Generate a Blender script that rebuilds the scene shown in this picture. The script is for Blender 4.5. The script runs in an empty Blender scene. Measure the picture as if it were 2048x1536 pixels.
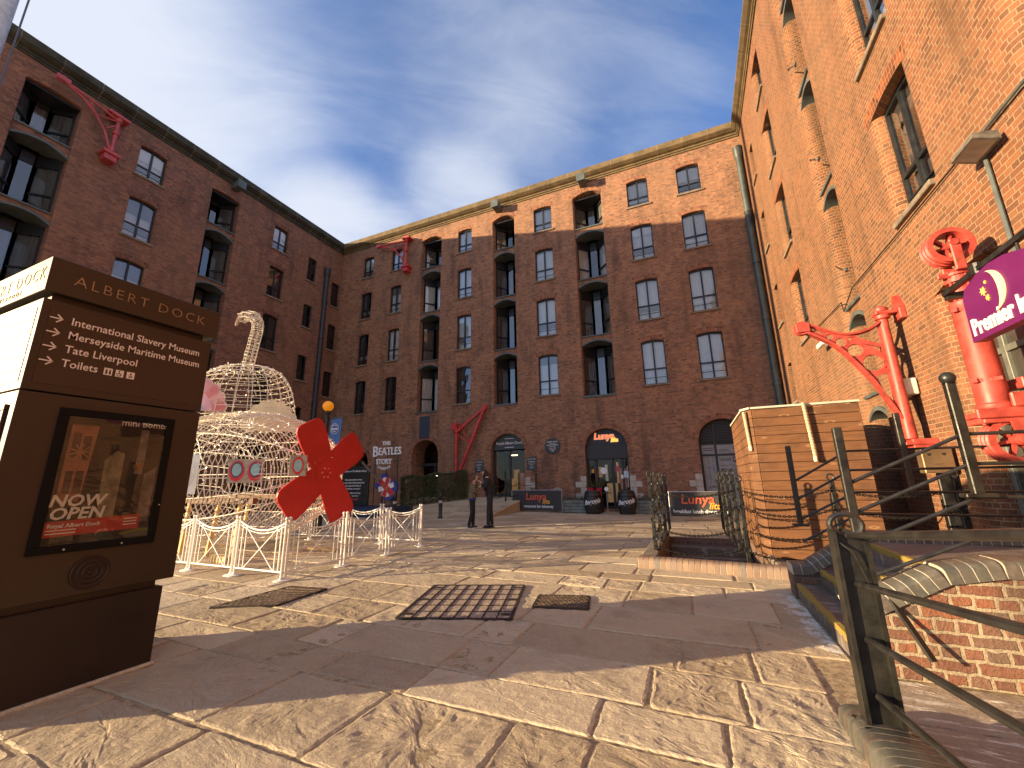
import bpy, math, random
from mathutils import Vector, Matrix
R_=math.radians; pi=math.pi
sc=bpy.context.scene; COL=sc.collection
random.seed(7)
# ------------------------------------------------------------------ camera
PIT,ROL,YAW,FPX=0.233118683,-0.0161156072,0.409135303,814.083
cam=bpy.data.cameras.new('camera'); camo=bpy.data.objects.new('camera',cam); COL.objects.link(camo)
fw=Vector((-math.sin(YAW)*math.cos(PIT),math.cos(YAW)*math.cos(PIT),math.sin(PIT)))
rt=Vector((math.cos(YAW),math.sin(YAW),0)); up=rt.cross(fw)
r2=rt*math.cos(ROL)+up*math.sin(ROL); u2=-rt*math.sin(ROL)+up*math.cos(ROL)
camo.matrix_world=Matrix(((r2.x,u2.x,-fw.x,0),(r2.y,u2.y,-fw.y,0),(r2.z,u2.z,-fw.z,1.4),(0,0,0,1)))
cam.sensor_width=36; cam.lens=FPX/2048*36; cam.clip_start=.05; cam.clip_end=3000
sc.camera=camo
# ------------------------------------------------------------------ exposure, world, sun
sc.view_settings.view_transform='Standard'; sc.view_settings.look='None'
sc.view_settings.gamma=1; sc.view_settings.exposure=1.38
SD=Vector((1,.68,-.205)).normalized()          # the way sunlight travels
EL=math.asin(-SD.z); AZ=math.atan2(-SD.x,-SD.y)
sl=bpy.data.lights.new('sun','SUN'); sl.energy=5; sl.angle=R_(.5); sl.color=(1,.75,.43)
so=bpy.data.objects.new('sun',sl); COL.objects.link(so); so.rotation_euler=SD.to_track_quat('-Z','Y').to_euler()
W=bpy.data.worlds.new('World'); sc.world=W; W.use_nodes=True
class NT:
    def __init__(s,nt): s.t=nt; s.n=nt.nodes; s.l=nt.links
    def a(s,ty,ins=None,**kw):
        n=s.n.new(ty)
        for k,v in kw.items(): setattr(n,k,v)
        for k,v in (ins or {}).items():
            i=n.inputs[k]
            if isinstance(v,bpy.types.NodeSocket): s.l.new(v,i)
            else:
                try: i.default_value=v
                except Exception: i.default_value=(*v,1)
        return n
    def m(s,op,*v,clamp=False):
        n=s.n.new('ShaderNodeMath'); n.operation=op; n.use_clamp=clamp
        for i,x in enumerate(v):
            if isinstance(x,bpy.types.NodeSocket): s.l.new(x,n.inputs[i])
            else: n.inputs[i].default_value=x
        return n.outputs[0]
    def mix(s,f,a,b,bt='MIX'):
        n=s.n.new('ShaderNodeMix'); n.data_type='RGBA'; n.blend_type=bt
        for i,x in ((0,f),(6,a),(7,b)):
            if isinstance(x,bpy.types.NodeSocket): s.l.new(x,n.inputs[i])
            elif i==0: n.inputs[0].default_value=x
            else: n.inputs[i].default_value=(*x,1) if len(x)==3 else x
        return n.outputs[2]
    def ramp(s,f,stops,interp='LINEAR'):
        n=s.n.new('ShaderNodeValToRGB'); n.color_ramp.interpolation=interp
        e=n.color_ramp.elements
        while len(e)<len(stops): e.new(.5)
        for i,(p,c) in enumerate(stops):
            e[i].position=p; e[i].color=(*c,1) if len(c)==3 else c
        if f is not None: s.l.new(f,n.inputs[0])
        return n.outputs[0]
    def mr(s,v,a,b,c=0.,d=1.,sm=True):
        n=s.n.new('ShaderNodeMapRange'); n.interpolation_type='SMOOTHSTEP' if sm else 'LINEAR'
        s.l.new(v,n.inputs[0])
        for i,x in enumerate((a,b,c,d)): n.inputs[i+1].default_value=x
        return n.outputs[0]
def world():
    g=NT(W.node_tree); g.n.clear()
    sky=g.a('ShaderNodeTexSky',sky_type='NISHITA',sun_disc=False,sun_elevation=EL,sun_rotation=AZ,altitude=0,air_density=1.0,dust_density=.4,ozone_density=2.5)
    tc=g.a('ShaderNodeTexCoord').outputs['Generated']
    s=g.a('ShaderNodeSeparateXYZ',{0:tc})
    dz=g.m('ADD',g.m('MAXIMUM',s.outputs[2],0.0),.22)
    px=g.m('DIVIDE',s.outputs[0],dz); py=g.m('DIVIDE',s.outputs[1],dz)
    # soft cloud sheets: fractal noise on a high plane, gathered round a few parts of the sky
    a=R_(35); q=g.a('ShaderNodeCombineXYZ',{0:g.m('ADD',g.m('MULTIPLY',px,math.cos(a)*.8),g.m('MULTIPLY',py,math.sin(a)*.8)),
        1:g.m('ADD',g.m('MULTIPLY',px,-math.sin(a)*1.2),g.m('MULTIPLY',py,math.cos(a)*1.2)),2:0.0}).outputs[0]
    n1=g.a('ShaderNodeTexNoise',{'Vector':q,'Scale':1.5,'Detail':8.,'Roughness':.55,'Distortion':.25}).outputs['Fac']
    n2=g.a('ShaderNodeTexNoise',{'Vector':g.a('ShaderNodeMapping',{'Vector':q,'Rotation':(0,0,.5),'Scale':(.8,1.5,1.)}).outputs[0],'Scale':4.,'Detail':10.,'Roughness':.62,'Distortion':.6}).outputs['Fac']
    tot=None
    def blob(d,r,k):
        nonlocal tot
        d=Vector(d).normalized()
        dt=g.a('ShaderNodeVectorMath',{0:tc,1:tuple(d)},operation='DOT_PRODUCT').outputs['Value']
        v=g.m('MULTIPLY',g.mr(dt,math.cos(R_(r)),math.cos(R_(r*.15))),k)
        tot=v if tot is None else g.m('ADD',tot,v)
    for b in CLOUDS: blob(*b)
    f=g.m('ADD',g.m('ADD',tot,-.01),g.m('ADD',g.m('MULTIPLY',g.m('SUBTRACT',n1,.5),.95),g.m('MULTIPLY',g.m('SUBTRACT',n2,.5),.55)))
    f=g.mr(f,-.18,.95,.0,.97)
    hz=g.mr(s.outputs[2],.0,.4,.55,0.)
    f=g.m('MAXIMUM',f,hz)
    blue=g.mix(1.,sky.outputs[0],(.95,1.18,1.62),'MULTIPLY')
    c=g.mix(f,blue,CLOUDC)
    bg=g.a('ShaderNodeBackground',{'Color':c,'Strength':SKYS})
    o=g.a('ShaderNodeOutputWorld'); g.l.new(bg.outputs[0],o.inputs[0])
SKYS=.08; CLOUDC=(3.9,4.15,4.75)
CLOUDS=[((-.80,.12,.58),32,.62),((-.67,.40,.60),8,.12),((-.63,.56,.50),10,.6),((-.42,.68,.58),10,.42),((-.30,.55,.77),17,.2),((-.1,.70,.68),18,.16),((-1.,-.2,.5),40,.6),((.3,-.6,.5),70,.55),((.9,0,.4),60,.35)]
world()
# ------------------------------------------------------------------ helpers
def V(*a): return Vector(a)
class MB:
    def __init__(s): s.v=[]; s.f=[]; s.uv=None; s.t=[]; s.tone=0.5; s.usetone=False
    def add(s,vs,fs):
        o=len(s.v); s.v+= [tuple(p) for p in vs]; s.f+=[tuple(i+o for i in f) for f in fs]; s.t+=[s.tone]*len(vs); return s
    def box(s,x0,x1,y0,y1,z0,z1):
        vs=[(x,y,z) for z in (z0,z1) for y in (y0,y1) for x in (x0,x1)]
        return s.add(vs,[(0,2,3,1),(4,5,7,6),(0,1,5,4),(2,6,7,3),(0,4,6,2),(1,3,7,5)])
    def bbox(s,x0,x1,y0,y1,z0,z1,b=.01):
        # box with chamfered edges
        b=min(b,(x1-x0)*.45,(y1-y0)*.45,(z1-z0)*.45)
        vs=[];idx={}
        for i,x in enumerate((x0,x1)):
            for j,y in enumerate((y0,y1)):
                for k,z in enumerate((z0,z1)):
                    sx,sy,sz=(1,-1)[i],(1,-1)[j],(1,-1)[k]
                    for ax,p in enumerate(((x,y+sy*b,z+sz*b),(x+sx*b,y,z+sz*b),(x+sx*b,y+sy*b,z))):
                        idx[i,j,k,ax]=len(vs); vs.append(p)
        fs=[]
        I=idx
        for i in (0,1): fs.append([I[i,0,0,0],I[i,1,0,0],I[i,1,1,0],I[i,0,1,0]])
        for j in (0,1): fs.append([I[0,j,0,1],I[1,j,0,1],I[1,j,1,1],I[0,j,1,1]])
        for k in (0,1): fs.append([I[0,0,k,2],I[1,0,k,2],I[1,1,k,2],I[0,1,k,2]])
        for i in (0,1):
            for j in (0,1):
                fs.append([I[i,j,0,0],I[i,j,1,0],I[i,j,1,1],I[i,j,0,1]])
                for k in (0,1): 
                    pass
        for i in (0,1):
            for k in (0,1): fs.append([I[i,0,k,0],I[i,1,k,0],I[i,1,k,2],I[i,0,k,2]])
        for j in (0,1):
            for k in (0,1): fs.append([I[0,j,k,1],I[1,j,k,1],I[1,j,k,2],I[0,j,k,2]])
        for i in (0,1):
            for j in (0,1):
                for k in (0,1): fs.append([I[i,j,k,0],I[i,j,k,1],I[i,j,k,2]])
        c=V((x0+x1)/2,(y0+y1)/2,(z0+z1)/2); out=[]
        for f in fs:
            p=[Vector(vs[q]) for q in f]; n=(p[1]-p[0]).cross(p[2]-p[0])
            out.append(f if n.dot(p[0]-c)>0 else f[::-1])
        return s.add(vs,out)
    def bar(s,p,q,w,h=None,upv=(0,0,1)):
        p=Vector(p);q=Vector(q);h=w if h is None else h
        d=(q-p).normalized(); u=Vector(upv)
        if abs(d.dot(u))>.98: u=V(0,1,0)
        x=d.cross(u).normalized(); y=x.cross(d).normalized()
        vs=[e+x*a*w/2+y*b*h/2 for e in (p,q) for a,b in ((-1,-1),(1,-1),(1,1),(-1,1))]
        return s.add(vs,[(0,1,2,3),(7,6,5,4),(0,4,5,1),(1,5,6,2),(2,6,7,3),(3,7,4,0)])
    def tube(s,pts,r,n=8,cap=True,closed=False):
        pts=[Vector(p) for p in pts]; m=len(pts); rr=r if isinstance(r,(list,tuple)) else [r]*m
        rings=[];u=None;vs=[]
        for i,p in enumerate(pts):
            if closed: d=(pts[(i+1)%m]-pts[i-1])
            else: d=pts[min(i+1,m-1)]-pts[max(i-1,0)]
            d=d.normalized() if d.length>1e-9 else V(0,0,1)
            if u is None:
                u=V(0,0,1) if abs(d.z)<.9 else V(1,0,0)
            u=(u-d*u.dot(d)); u=u.normalized() if u.length>1e-6 else d.orthogonal().normalized()
            w=d.cross(u)
            for k in range(n):
                a=2*pi*k/n; vs.append(p+(u*math.cos(a)+w*math.sin(a))*rr[i])
        fs=[]
        for i in range(m if closed else m-1):
            j=(i+1)%m
            for k in range(n): fs.append((i*n+k,i*n+(k+1)%n,j*n+(k+1)%n,j*n+k))
        if cap and not closed: fs+=[tuple(range(n))[::-1],tuple(range((m-1)*n,m*n))]
        return s.add(vs,fs)
    def lathe(s,prof,c=(0,0,0),n=24,axis='z'):
        # prof: (radius, height)
        vs=[];m=len(prof)
        for r,h in prof:
            for k in range(n):
                a=2*pi*k/n; x,y=r*math.cos(a),r*math.sin(a)
                p={'z':(x,y,h),'x':(h,x,y),'y':(y,h,x)}[axis]
                vs.append((p[0]+c[0],p[1]+c[1],p[2]+c[2]))
        fs=[(i*n+k,i*n+(k+1)%n,(i+1)*n+(k+1)%n,(i+1)*n+k) for i in range(m-1) for k in range(n)]
        fs+=[tuple(range(n))[::-1],tuple(range((m-1)*n,m*n))]
        return s.add(vs,fs)
    def prism(s,poly,d0,d1,fn):
        # poly: 2D outline (counter-clockwise), fn(a,b,d)->xyz
        n=len(poly)
        vs=[fn(a,b,d) for d in (d0,d1) for a,b in poly]
        fs=[tuple(range(n)),tuple(range(n,2*n))[::-1]]+[(i,i+n,(i+1)%n+n,(i+1)%n) for i in range(n)]
        return s.add(vs,fs)
    def sphere(s,c,r,n=12,m=8,sz=1):
        prof=[(max(1e-4,r*math.sin(pi*i/m)),-r*sz*math.cos(pi*i/m)) for i in range(m+1)]
        return s.lathe(prof,c,n)
    def text(s,str_,size,fn,ex=.004,bold=0,align='CENTER',shear=0,sx=1.,res=2,space=1.):
        cu=bpy.data.curves.new('t','FONT'); cu.body=str_; cu.size=size; cu.extrude=ex; cu.offset=bold
        cu.align_x=align; cu.shear=shear; cu.resolution_u=res; cu.space_character=space; cu.align_y='CENTER'
        ob=bpy.data.objects.new('t',cu); me=bpy.data.meshes.new_from_object(ob)
        vs=[fn(v.co.x*sx,v.co.y,v.co.z) for v in me.vertices]
        fs=[tuple(p.vertices) for p in me.polygons]
        bpy.data.objects.remove(ob); bpy.data.curves.remove(cu); bpy.data.meshes.remove(me)
        return s.add(vs,fs)
    def build(s,name,mat,parent=None,smooth=False,fix=False):
        me=bpy.data.meshes.new(name); me.from_pydata(s.v,[],s.f)
        if fix or True:
            import bmesh
            bm=bmesh.new(); bm.from_mesh(me)
            if fix: bmesh.ops.recalc_face_normals(bm,faces=bm.faces)
            bm.to_mesh(me); bm.free()
        if s.usetone:
            at=me.attributes.new('tone','FLOAT','POINT')
            for i,t in enumerate(s.t): at.data[i].value=t
        me.materials.append(mat)
        if smooth:
            for p in me.polygons: p.use_smooth=True
            try: me.set_sharp_from_angle(angle=R_(40))
            except Exception: pass
        o=bpy.data.objects.new(name,me); COL.objects.link(o)
        if parent: o.parent=parent
        return o
def tag(o,label,cat,group=None):
    o['label']=label; o['category']=cat
    if group: o['group']=group
    return o
def struct(o): o['kind']='structure'; return o
def thing(name,label,cat,loc=(0,0,0),rz=0,group=None):
    o=bpy.data.objects.new(name,None); COL.objects.link(o); o.location=loc; o.rotation_euler=(0,0,rz); o.empty_display_size=.2
    return tag(o,label,cat,group)
def copy_tree(o,parent=None):
    c=o.copy(); COL.objects.link(c); c.parent=parent
    for ch in list(o.children): copy_tree(ch,c)
    return c
# ------------------------------------------------------------------ materials
MATS={}
def mat(name,col,rough=.6,metal=0.,var=.18,scale=5.,bump=0.,bscale=30.,emis=None,es=1.,spec=.5,col2=None,coat=0.,rust=0.):
    if name in MATS: return MATS[name]
    M=bpy.data.materials.new(name); M.use_nodes=True; g=NT(M.node_tree); g.n.clear()
    tc=g.a('ShaderNodeTexCoord').outputs['Object']
    n=g.a('ShaderNodeTexNoise',{'Vector':tc,'Scale':scale,'Detail':6.,'Roughness':.6}).outputs['Fac']
    f=g.mr(n,.3,.7)
    lo=tuple(c*(1-var) for c in col); hi=tuple(min(1,c*(1+var)) for c in col)
    c=g.mix(f,lo,col2 or hi)
    if rust:
        nr=g.a('ShaderNodeTexNoise',{'Vector':tc,'Scale':7.,'Detail':9.,'Roughness':.72}).outputs['Fac']; c=g.mix(g.mr(nr,.56,.66,0.,rust),c,(.13,.05,.025)); c=g.mix(g.mr(nr,.30,.40,.5*rust,0.),c,(.55,.30,.24))
    b=g.a('ShaderNodeBsdfPrincipled',{'Base Color':c,'Roughness':rough,'Metallic':metal,'Specular IOR Level':spec,'Coat Weight':coat})
    g.l.new(g.m('ADD',rough-.06,g.m('MULTIPLY',f,.12)),b.inputs['Roughness'])
    if bump:
        h=g.a('ShaderNodeTexNoise',{'Vector':tc,'Scale':bscale,'Detail':5.,'Roughness':.6}).outputs['Fac']
        bp=g.a('ShaderNodeBump',{'Height':h,'Strength':.6,'Distance':bump}); g.l.new(bp.outputs[0],b.inputs['Normal'])
    if emis:
        b.inputs['Emission Color'].default_value=(*emis,1); b.inputs['Emission Strength'].default_value=es
    o=g.a('ShaderNodeOutputMaterial'); g.l.new(b.outputs[0],o.inputs[0]); MATS[name]=M; return M
def brick(name,ramp,mortar,w=.235,h=.078,ms=.0075,bump=.012,dist=.012,uv=False,squash=.5,stain=.35,grime=(.08,.06,.05)):
    M=bpy.data.materials.new(name); M.use_nodes=True; g=NT(M.node_tree); g.n.clear()
    tcn=g.a('ShaderNodeTexCoord'); tc=tcn.outputs['Object']
    s=g.a('ShaderNodeSeparateXYZ',{0:tc})
    p=g.a('ShaderNodeCombineXYZ',{0:g.m('ADD',s.outputs[0],s.outputs[1]),1:s.outputs[2],2:0.}).outputs[0]
    nz=g.a('ShaderNodeTexNoise',{'Vector':tc,'Scale':14.,'Detail':3.})
    d=g.a('ShaderNodeVectorMath',{0:nz.outputs['Color'],1:(.5,.5,.5)},operation='SUBTRACT').outputs[0]
    d=g.a('ShaderNodeVectorMath',{0:d,'Scale':dist},operation='SCALE').outputs[0]
    p2=g.a('ShaderNodeVectorMath',{0:p,1:d},operation='ADD').outputs[0]
    b=g.a('ShaderNodeTexBrick',{'Vector':p2,'Color1':(0,0,0),'Color2':(1,1,1),'Mortar':(.5,.5,.5),'Scale':1.,'Mortar Size':ms,'Mortar Smooth':.25,'Bias':0.,'Brick Width':w,'Row Height':h})
    b.offset=.5; b.squash=squash; b.squash_frequency=2
    c=g.ramp(b.outputs['Color'],ramp)
    n1=g.a('ShaderNodeTexNoise',{'Vector':tc,'Scale':1.1,'Detail':8.,'Roughness':.65}).outputs['Fac']
    n2=g.a('ShaderNodeTexNoise',{'Vector':tc,'Scale':38.,'Detail':4.,'Roughness':.7}).outputs['Fac']
    c=g.mix(g.mr(n2,.3,.75,.0,.45),c,g.mix(.5,c,(.42,.27,.18)))
    c=g.mix(b.outputs['Fac'],c,mortar)
    c=g.mix(g.mr(n1,.42,.75,0.,stain),c,grime)
    n5=g.a('ShaderNodeTexNoise',{'Vector':g.a('ShaderNodeMapping',{'Vector':tc,'Scale':(.9,.9,.16)}).outputs[0],'Scale':1.6,'Detail':7.,'Roughness':.6}).outputs['Fac']
    c=g.mix(g.mr(n5,.48,.70,0.,.5),c,tuple(x*.55 for x in grime)); n6=g.a('ShaderNodeTexNoise',{'Vector':tc,'Scale':.22,'Detail':3.}).outputs['Fac']; c=g.mix(g.mr(n6,.40,.65,0.,.22),c,(.30,.17,.10))
    n3=g.a('ShaderNodeTexNoise',{'Vector':p2,'Scale':5.,'Detail':5.,'Roughness':.7}).outputs['Fac']
    c=g.mix(g.mr(n3,.66,.75,0.,.35),c,(.5,.42,.34))
    bs=g.a('ShaderNodeBsdfPrincipled',{'Base Color':c,'Roughness':.88,'Specular IOR Level':.25})
    hgt=g.m('ADD',g.m('MULTIPLY',b.outputs['Fac'],-1.),g.m('ADD',g.m('MULTIPLY',n2,.55),g.m('MULTIPLY',g.a('ShaderNodeSeparateColor',{0:b.outputs['Color']}).outputs[0],.5)))
    bp=g.a('ShaderNodeBump',{'Height':hgt,'Strength':.8,'Distance':bump}); g.l.new(bp.outputs[0],bs.inputs['Normal'])
    o=g.a('ShaderNodeOutputMaterial'); g.l.new(bs.outputs[0],o.inputs[0]); return M
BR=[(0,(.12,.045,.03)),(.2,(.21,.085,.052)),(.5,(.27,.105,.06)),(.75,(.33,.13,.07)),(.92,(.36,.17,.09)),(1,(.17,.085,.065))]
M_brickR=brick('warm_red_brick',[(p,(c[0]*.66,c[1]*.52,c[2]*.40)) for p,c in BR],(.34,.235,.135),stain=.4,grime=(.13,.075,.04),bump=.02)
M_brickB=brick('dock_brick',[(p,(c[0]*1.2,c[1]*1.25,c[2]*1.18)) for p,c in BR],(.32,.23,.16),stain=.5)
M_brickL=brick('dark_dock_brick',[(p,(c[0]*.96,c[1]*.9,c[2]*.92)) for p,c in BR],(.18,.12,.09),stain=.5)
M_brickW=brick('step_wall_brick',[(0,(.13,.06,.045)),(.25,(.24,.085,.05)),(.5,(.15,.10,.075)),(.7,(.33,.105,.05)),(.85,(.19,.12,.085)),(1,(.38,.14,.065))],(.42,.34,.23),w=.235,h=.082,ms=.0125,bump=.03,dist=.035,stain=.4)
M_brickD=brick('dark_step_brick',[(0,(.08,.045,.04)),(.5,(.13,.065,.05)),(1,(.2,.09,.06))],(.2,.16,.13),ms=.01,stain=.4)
def voussoir(name,ramp,mortar):
    # bricks set on end round an arch: coordinates come from the part's own UV layout
    M=bpy.data.materials.new(name); M.use_nodes=True; g=NT(M.node_tree); g.n.clear()
    uv=g.a('ShaderNodeTexCoord').outputs['UV']
    b=g.a('ShaderNodeTexBrick',{'Vector':uv,'Color1':(0,0,0),'Color2':(1,1,1),'Mortar':(.5,.5,.5),'Scale':1.,'Mortar Size':.006,'Mortar Smooth':.2,'Brick Width':.082,'Row Height':.118})
    b.offset=.0
    c=g.mix(b.outputs['Fac'],g.ramp(b.outputs['Color'],ramp),mortar)
    bs=g.a('ShaderNodeBsdfPrincipled',{'Base Color':c,'Roughness':.88,'Specular IOR Level':.25})
    bp=g.a('ShaderNodeBump',{'Height':b.outputs['Fac'],'Strength':-.8,'Distance':.01}); bp.invert=True; g.l.new(bp.outputs[0],bs.inputs['Normal'])
    o=g.a('ShaderNodeOutputMaterial'); g.l.new(bs.outputs[0],o.inputs[0]); return M
M_vR=voussoir('warm_arch_brick',[(p,(c[0]*.72,c[1]*.5,c[2]*.36)) for p,c in BR],(.29,.19,.11))
M_vB=voussoir('arch_brick',[(p,(c[0]*.95,c[1]*.92,c[2]*.9)) for p,c in BR],(.26,.19,.13))
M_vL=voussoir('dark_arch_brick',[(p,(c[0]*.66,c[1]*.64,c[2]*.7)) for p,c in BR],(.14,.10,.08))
def stone_blocks(name,c1,c2,bw,rh):
    M=bpy.data.materials.new(name); M.use_nodes=True; g=NT(M.node_tree); g.n.clear()
    tc=g.a('ShaderNodeTexCoord').outputs['Object']; s=g.a('ShaderNodeSeparateXYZ',{0:tc})
    p=g.a('ShaderNodeCombineXYZ',{0:s.outputs[0],1:s.outputs[2],2:0.}).outputs[0]
    b=g.a('ShaderNodeTexBrick',{'Vector':p,'Color1':(0,0,0),'Color2':(1,1,1),'Mortar':(.5,.5,.5),'Scale':1.,'Mortar Size':.008,'Brick Width':bw,'Row Height':rh}); b.offset=0
    n=g.a('ShaderNodeTexNoise',{'Vector':tc,'Scale':2.2,'Detail':8.,'Roughness':.7}).outputs['Fac']
    c=g.mix(g.mr(n,.3,.7),c1,c2)
    c=g.mix(g.m('MULTIPLY',g.a('ShaderNodeSeparateColor',{0:b.outputs['Color']}).outputs[0],.4),c,g.mix(.5,c,(.05,.045,.035)))
    c=g.mix(g.m('MULTIPLY',b.outputs['Fac'],.7),c,(.32,.26,.2))
    n2=g.a('ShaderNodeTexNoise',{'Vector':tc,'Scale':30.,'Detail':4.}).outputs['Fac']
    bs=g.a('ShaderNodeBsdfPrincipled',{'Base Color':c,'Roughness':.9,'Specular IOR Level':.2})
    bp=g.a('ShaderNodeBump',{'Height':n2,'Strength':.5,'Distance':.02}); g.l.new(bp.outputs[0],bs.inputs['Normal'])
    o=g.a('ShaderNodeOutputMaterial'); g.l.new(bs.outputs[0],o.inputs[0]); return M
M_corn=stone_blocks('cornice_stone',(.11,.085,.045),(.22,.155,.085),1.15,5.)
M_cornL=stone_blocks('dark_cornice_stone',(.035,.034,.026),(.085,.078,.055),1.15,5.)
def glassmat(name,tint,refl=1.0):
    M=bpy.data.materials.new(name); M.use_nodes=True; g=NT(M.node_tree); g.n.clear()
    tc=g.a('ShaderNodeTexCoord').outputs['Object']
    nz=g.a('ShaderNodeTexNoise',{'Vector':tc,'Scale':1.3,'Detail':2.}).outputs['Fac']
    bp=g.a('ShaderNodeBump',{'Height':nz,'Strength':.12,'Distance':.06})
    t=g.a('ShaderNodeBsdfTransparent',{'Color':tint}); gl=g.a('ShaderNodeBsdfGlossy',{'Color':(1,1,1),'Roughness':.02,'Normal':bp.outputs[0]})
    fr=g.a('ShaderNodeFresnel',{'IOR':1.6}).outputs[0]
    mx=g.a('ShaderNodeMixShader',{0:g.m('MULTIPLY',fr,1.5*refl,clamp=True),1:t.outputs[0],2:gl.outputs[0]})
    o=g.a('ShaderNodeOutputMaterial'); g.l.new(mx.outputs[0],o.inputs[0]); return M
M_glass=glassmat('window_glass',(.93,.95,.96),1.5); M_dglass=glassmat('tinted_glass',(.55,.58,.6),1.3)
M_frame=mat('window_frame_paint',(.011,.013,.016),.45,var=.3)
M_cur=mat('net_curtain',(.74,.75,.76),.9,var=.06,scale=1.5)
M_curD=mat('grey_curtain',(.20,.185,.17),.9,var=.15,scale=1.5)
M_dark=mat('dark_interior',(.012,.012,.014),.9)
M_iron=mat('grey_iron_paint',(.085,.10,.098),.55,var=.25,scale=3)
M_sill=mat('sill_stone',(.20,.155,.115),.9,var=.3,scale=6,bump=.004)
M_red=mat('red_iron_paint',(.50,.035,.03),.45,rust=.5,var=.3,scale=5,bump=.0015,bscale=60)
M_redP=mat('sunfaded_red_paint',(.40,.055,.04),.5,rust=.65,var=.3,scale=6,bump=.0015,bscale=50)
M_redD=mat('dusky_red_paint',(.42,.06,.06),.5,var=.2,scale=2)
M_black=mat('black_iron_paint',(.018,.017,.016),.38,var=.4,scale=8,bump=.002,bscale=45)
M_white=mat('white_paint',(.78,.74,.68),.5,var=.06)
M_ltxt=mat('white_lettering',(.8,.8,.8),.5,var=.02)
# ------------------------------------------------------------------ wall builder
def arcz(o,u):
    a,b=o['h0'],o['h1']; r=o['rise']
    if r<=0: return o['z1']
    t=max(-1,min(1,(u-a)/(b-a)*2-1)); return o['z1']+r*(1-t*t)**(.5 if r>.4 else 1)
def OP(u0,u1,z0,z1,rise=.07,d=.22,bull=0.):
    return dict(u0=u0,u1=u1,z0=z0,z1=z1,rise=rise,d=d,h0=u0-bull,h1=u1+bull,bull=bull)
def wall_mesh(U0,U1,Z0,Z1,ops,body=7.):
    mb=MB(); NA=18
    us=sorted({U0,U1,*[o['h0'] for o in ops],*[o['h1'] for o in ops]}); zs=sorted({Z0,Z1,*[o['z0'] for o in ops],*[o['z1']+max(o['rise'],0) for o in ops]})
    for i in range(len(us)-1):
        um=(us[i]+us[i+1])/2
        col=[o for o in ops if o['h0']<um<o['h1']]
        j=0
        while j<len(zs)-1:
            zm=(zs[j]+zs[j+1])/2
            if any(o['z0']<zm<o['z1']+max(o['rise'],0) for o in col): j+=1; continue
            k=j
            while k+1<len(zs)-1 and not any(o['z0']<(zs[k+1]+zs[k+2])/2<o['z1']+max(o['rise'],0) for o in col): k+=1
            a,b,c,d=us[i],us[i+1],zs[j],zs[k+1]
            # wall cells cut into strips so shading stays well conditioned
            mb.add([(a,0,c),(b,0,c),(b,0,d),(a,0,d)],[(0,1,2,3)]); j=k+1
    for o in ops:
        n=NA; U=[o['h0']+(o['h1']-o['h0'])*t/n for t in range(n+1)]; top=o['z1']+max(o['rise'],0)
        if o['rise']>0:
            for t in range(n):
                a,b=U[t],U[t+1]
                mb.add([(a,0,arcz(o,a)),(b,0,arcz(o,b)),(b,0,top),(a,0,top)],[(0,1,2,3)])
        d=o['d']
        for t in range(n):
            a,b=U[t],U[t+1]; mb.add([(a,0,arcz(o,a)),(a,d,arcz(o,a)),(b,d,arcz(o,b)),(b,0,arcz(o,b))],[(0,1,2,3)])
        mb.add([(o['h0'],0,o['z0']),(o['h1'],0,o['z0']),(o['h1'],d,o['z0']),(o['h0'],d,o['z0'])],[(0,1,2,3)])
        for s,uh,ui in ((1,o['h0'],o['u0']),(-1,o['h1'],o['u1'])):
            r=o['bull']; pr=[(uh,0)]
            if r>0: pr=[(ui-s*r*(1-math.sin(q*pi/12)),r*(1-math.cos(q*pi/12))) for q in range(7)]
            if pr[-1][1]<d: pr.append((ui,d))
            for (a,y0),(b,y1) in zip(pr,pr[1:]):
                q=[(a,y0,o['z0']),(b,y1,o['z0']),(b,y1,arcz(o,b)),(a,y0,arcz(o,a))]
                mb.add(q,[(3,2,1,0) if s>0 else (0,1,2,3)])
    # rest of the building block, so that the inside is dark
    B=body
    mb.add([(U0,0,Z0),(U0,B,Z0),(U0,B,Z1),(U0,0,Z1)],[(0,3,2,1)[::-1]])
    mb.add([(U1,0,Z0),(U1,B,Z0),(U1,B,Z1),(U1,0,Z1)],[(0,1,2,3)])
    mb.add([(U0,B,Z0),(U1,B,Z0),(U1,B,Z1),(U0,B,Z1)],[(3,2,1,0)])
    mb.add([(U0,0,Z1),(U1,0,Z1),(U1,B,Z1),(U0,B,Z1)],[(0,1,2,3)])
    return mb
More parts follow.
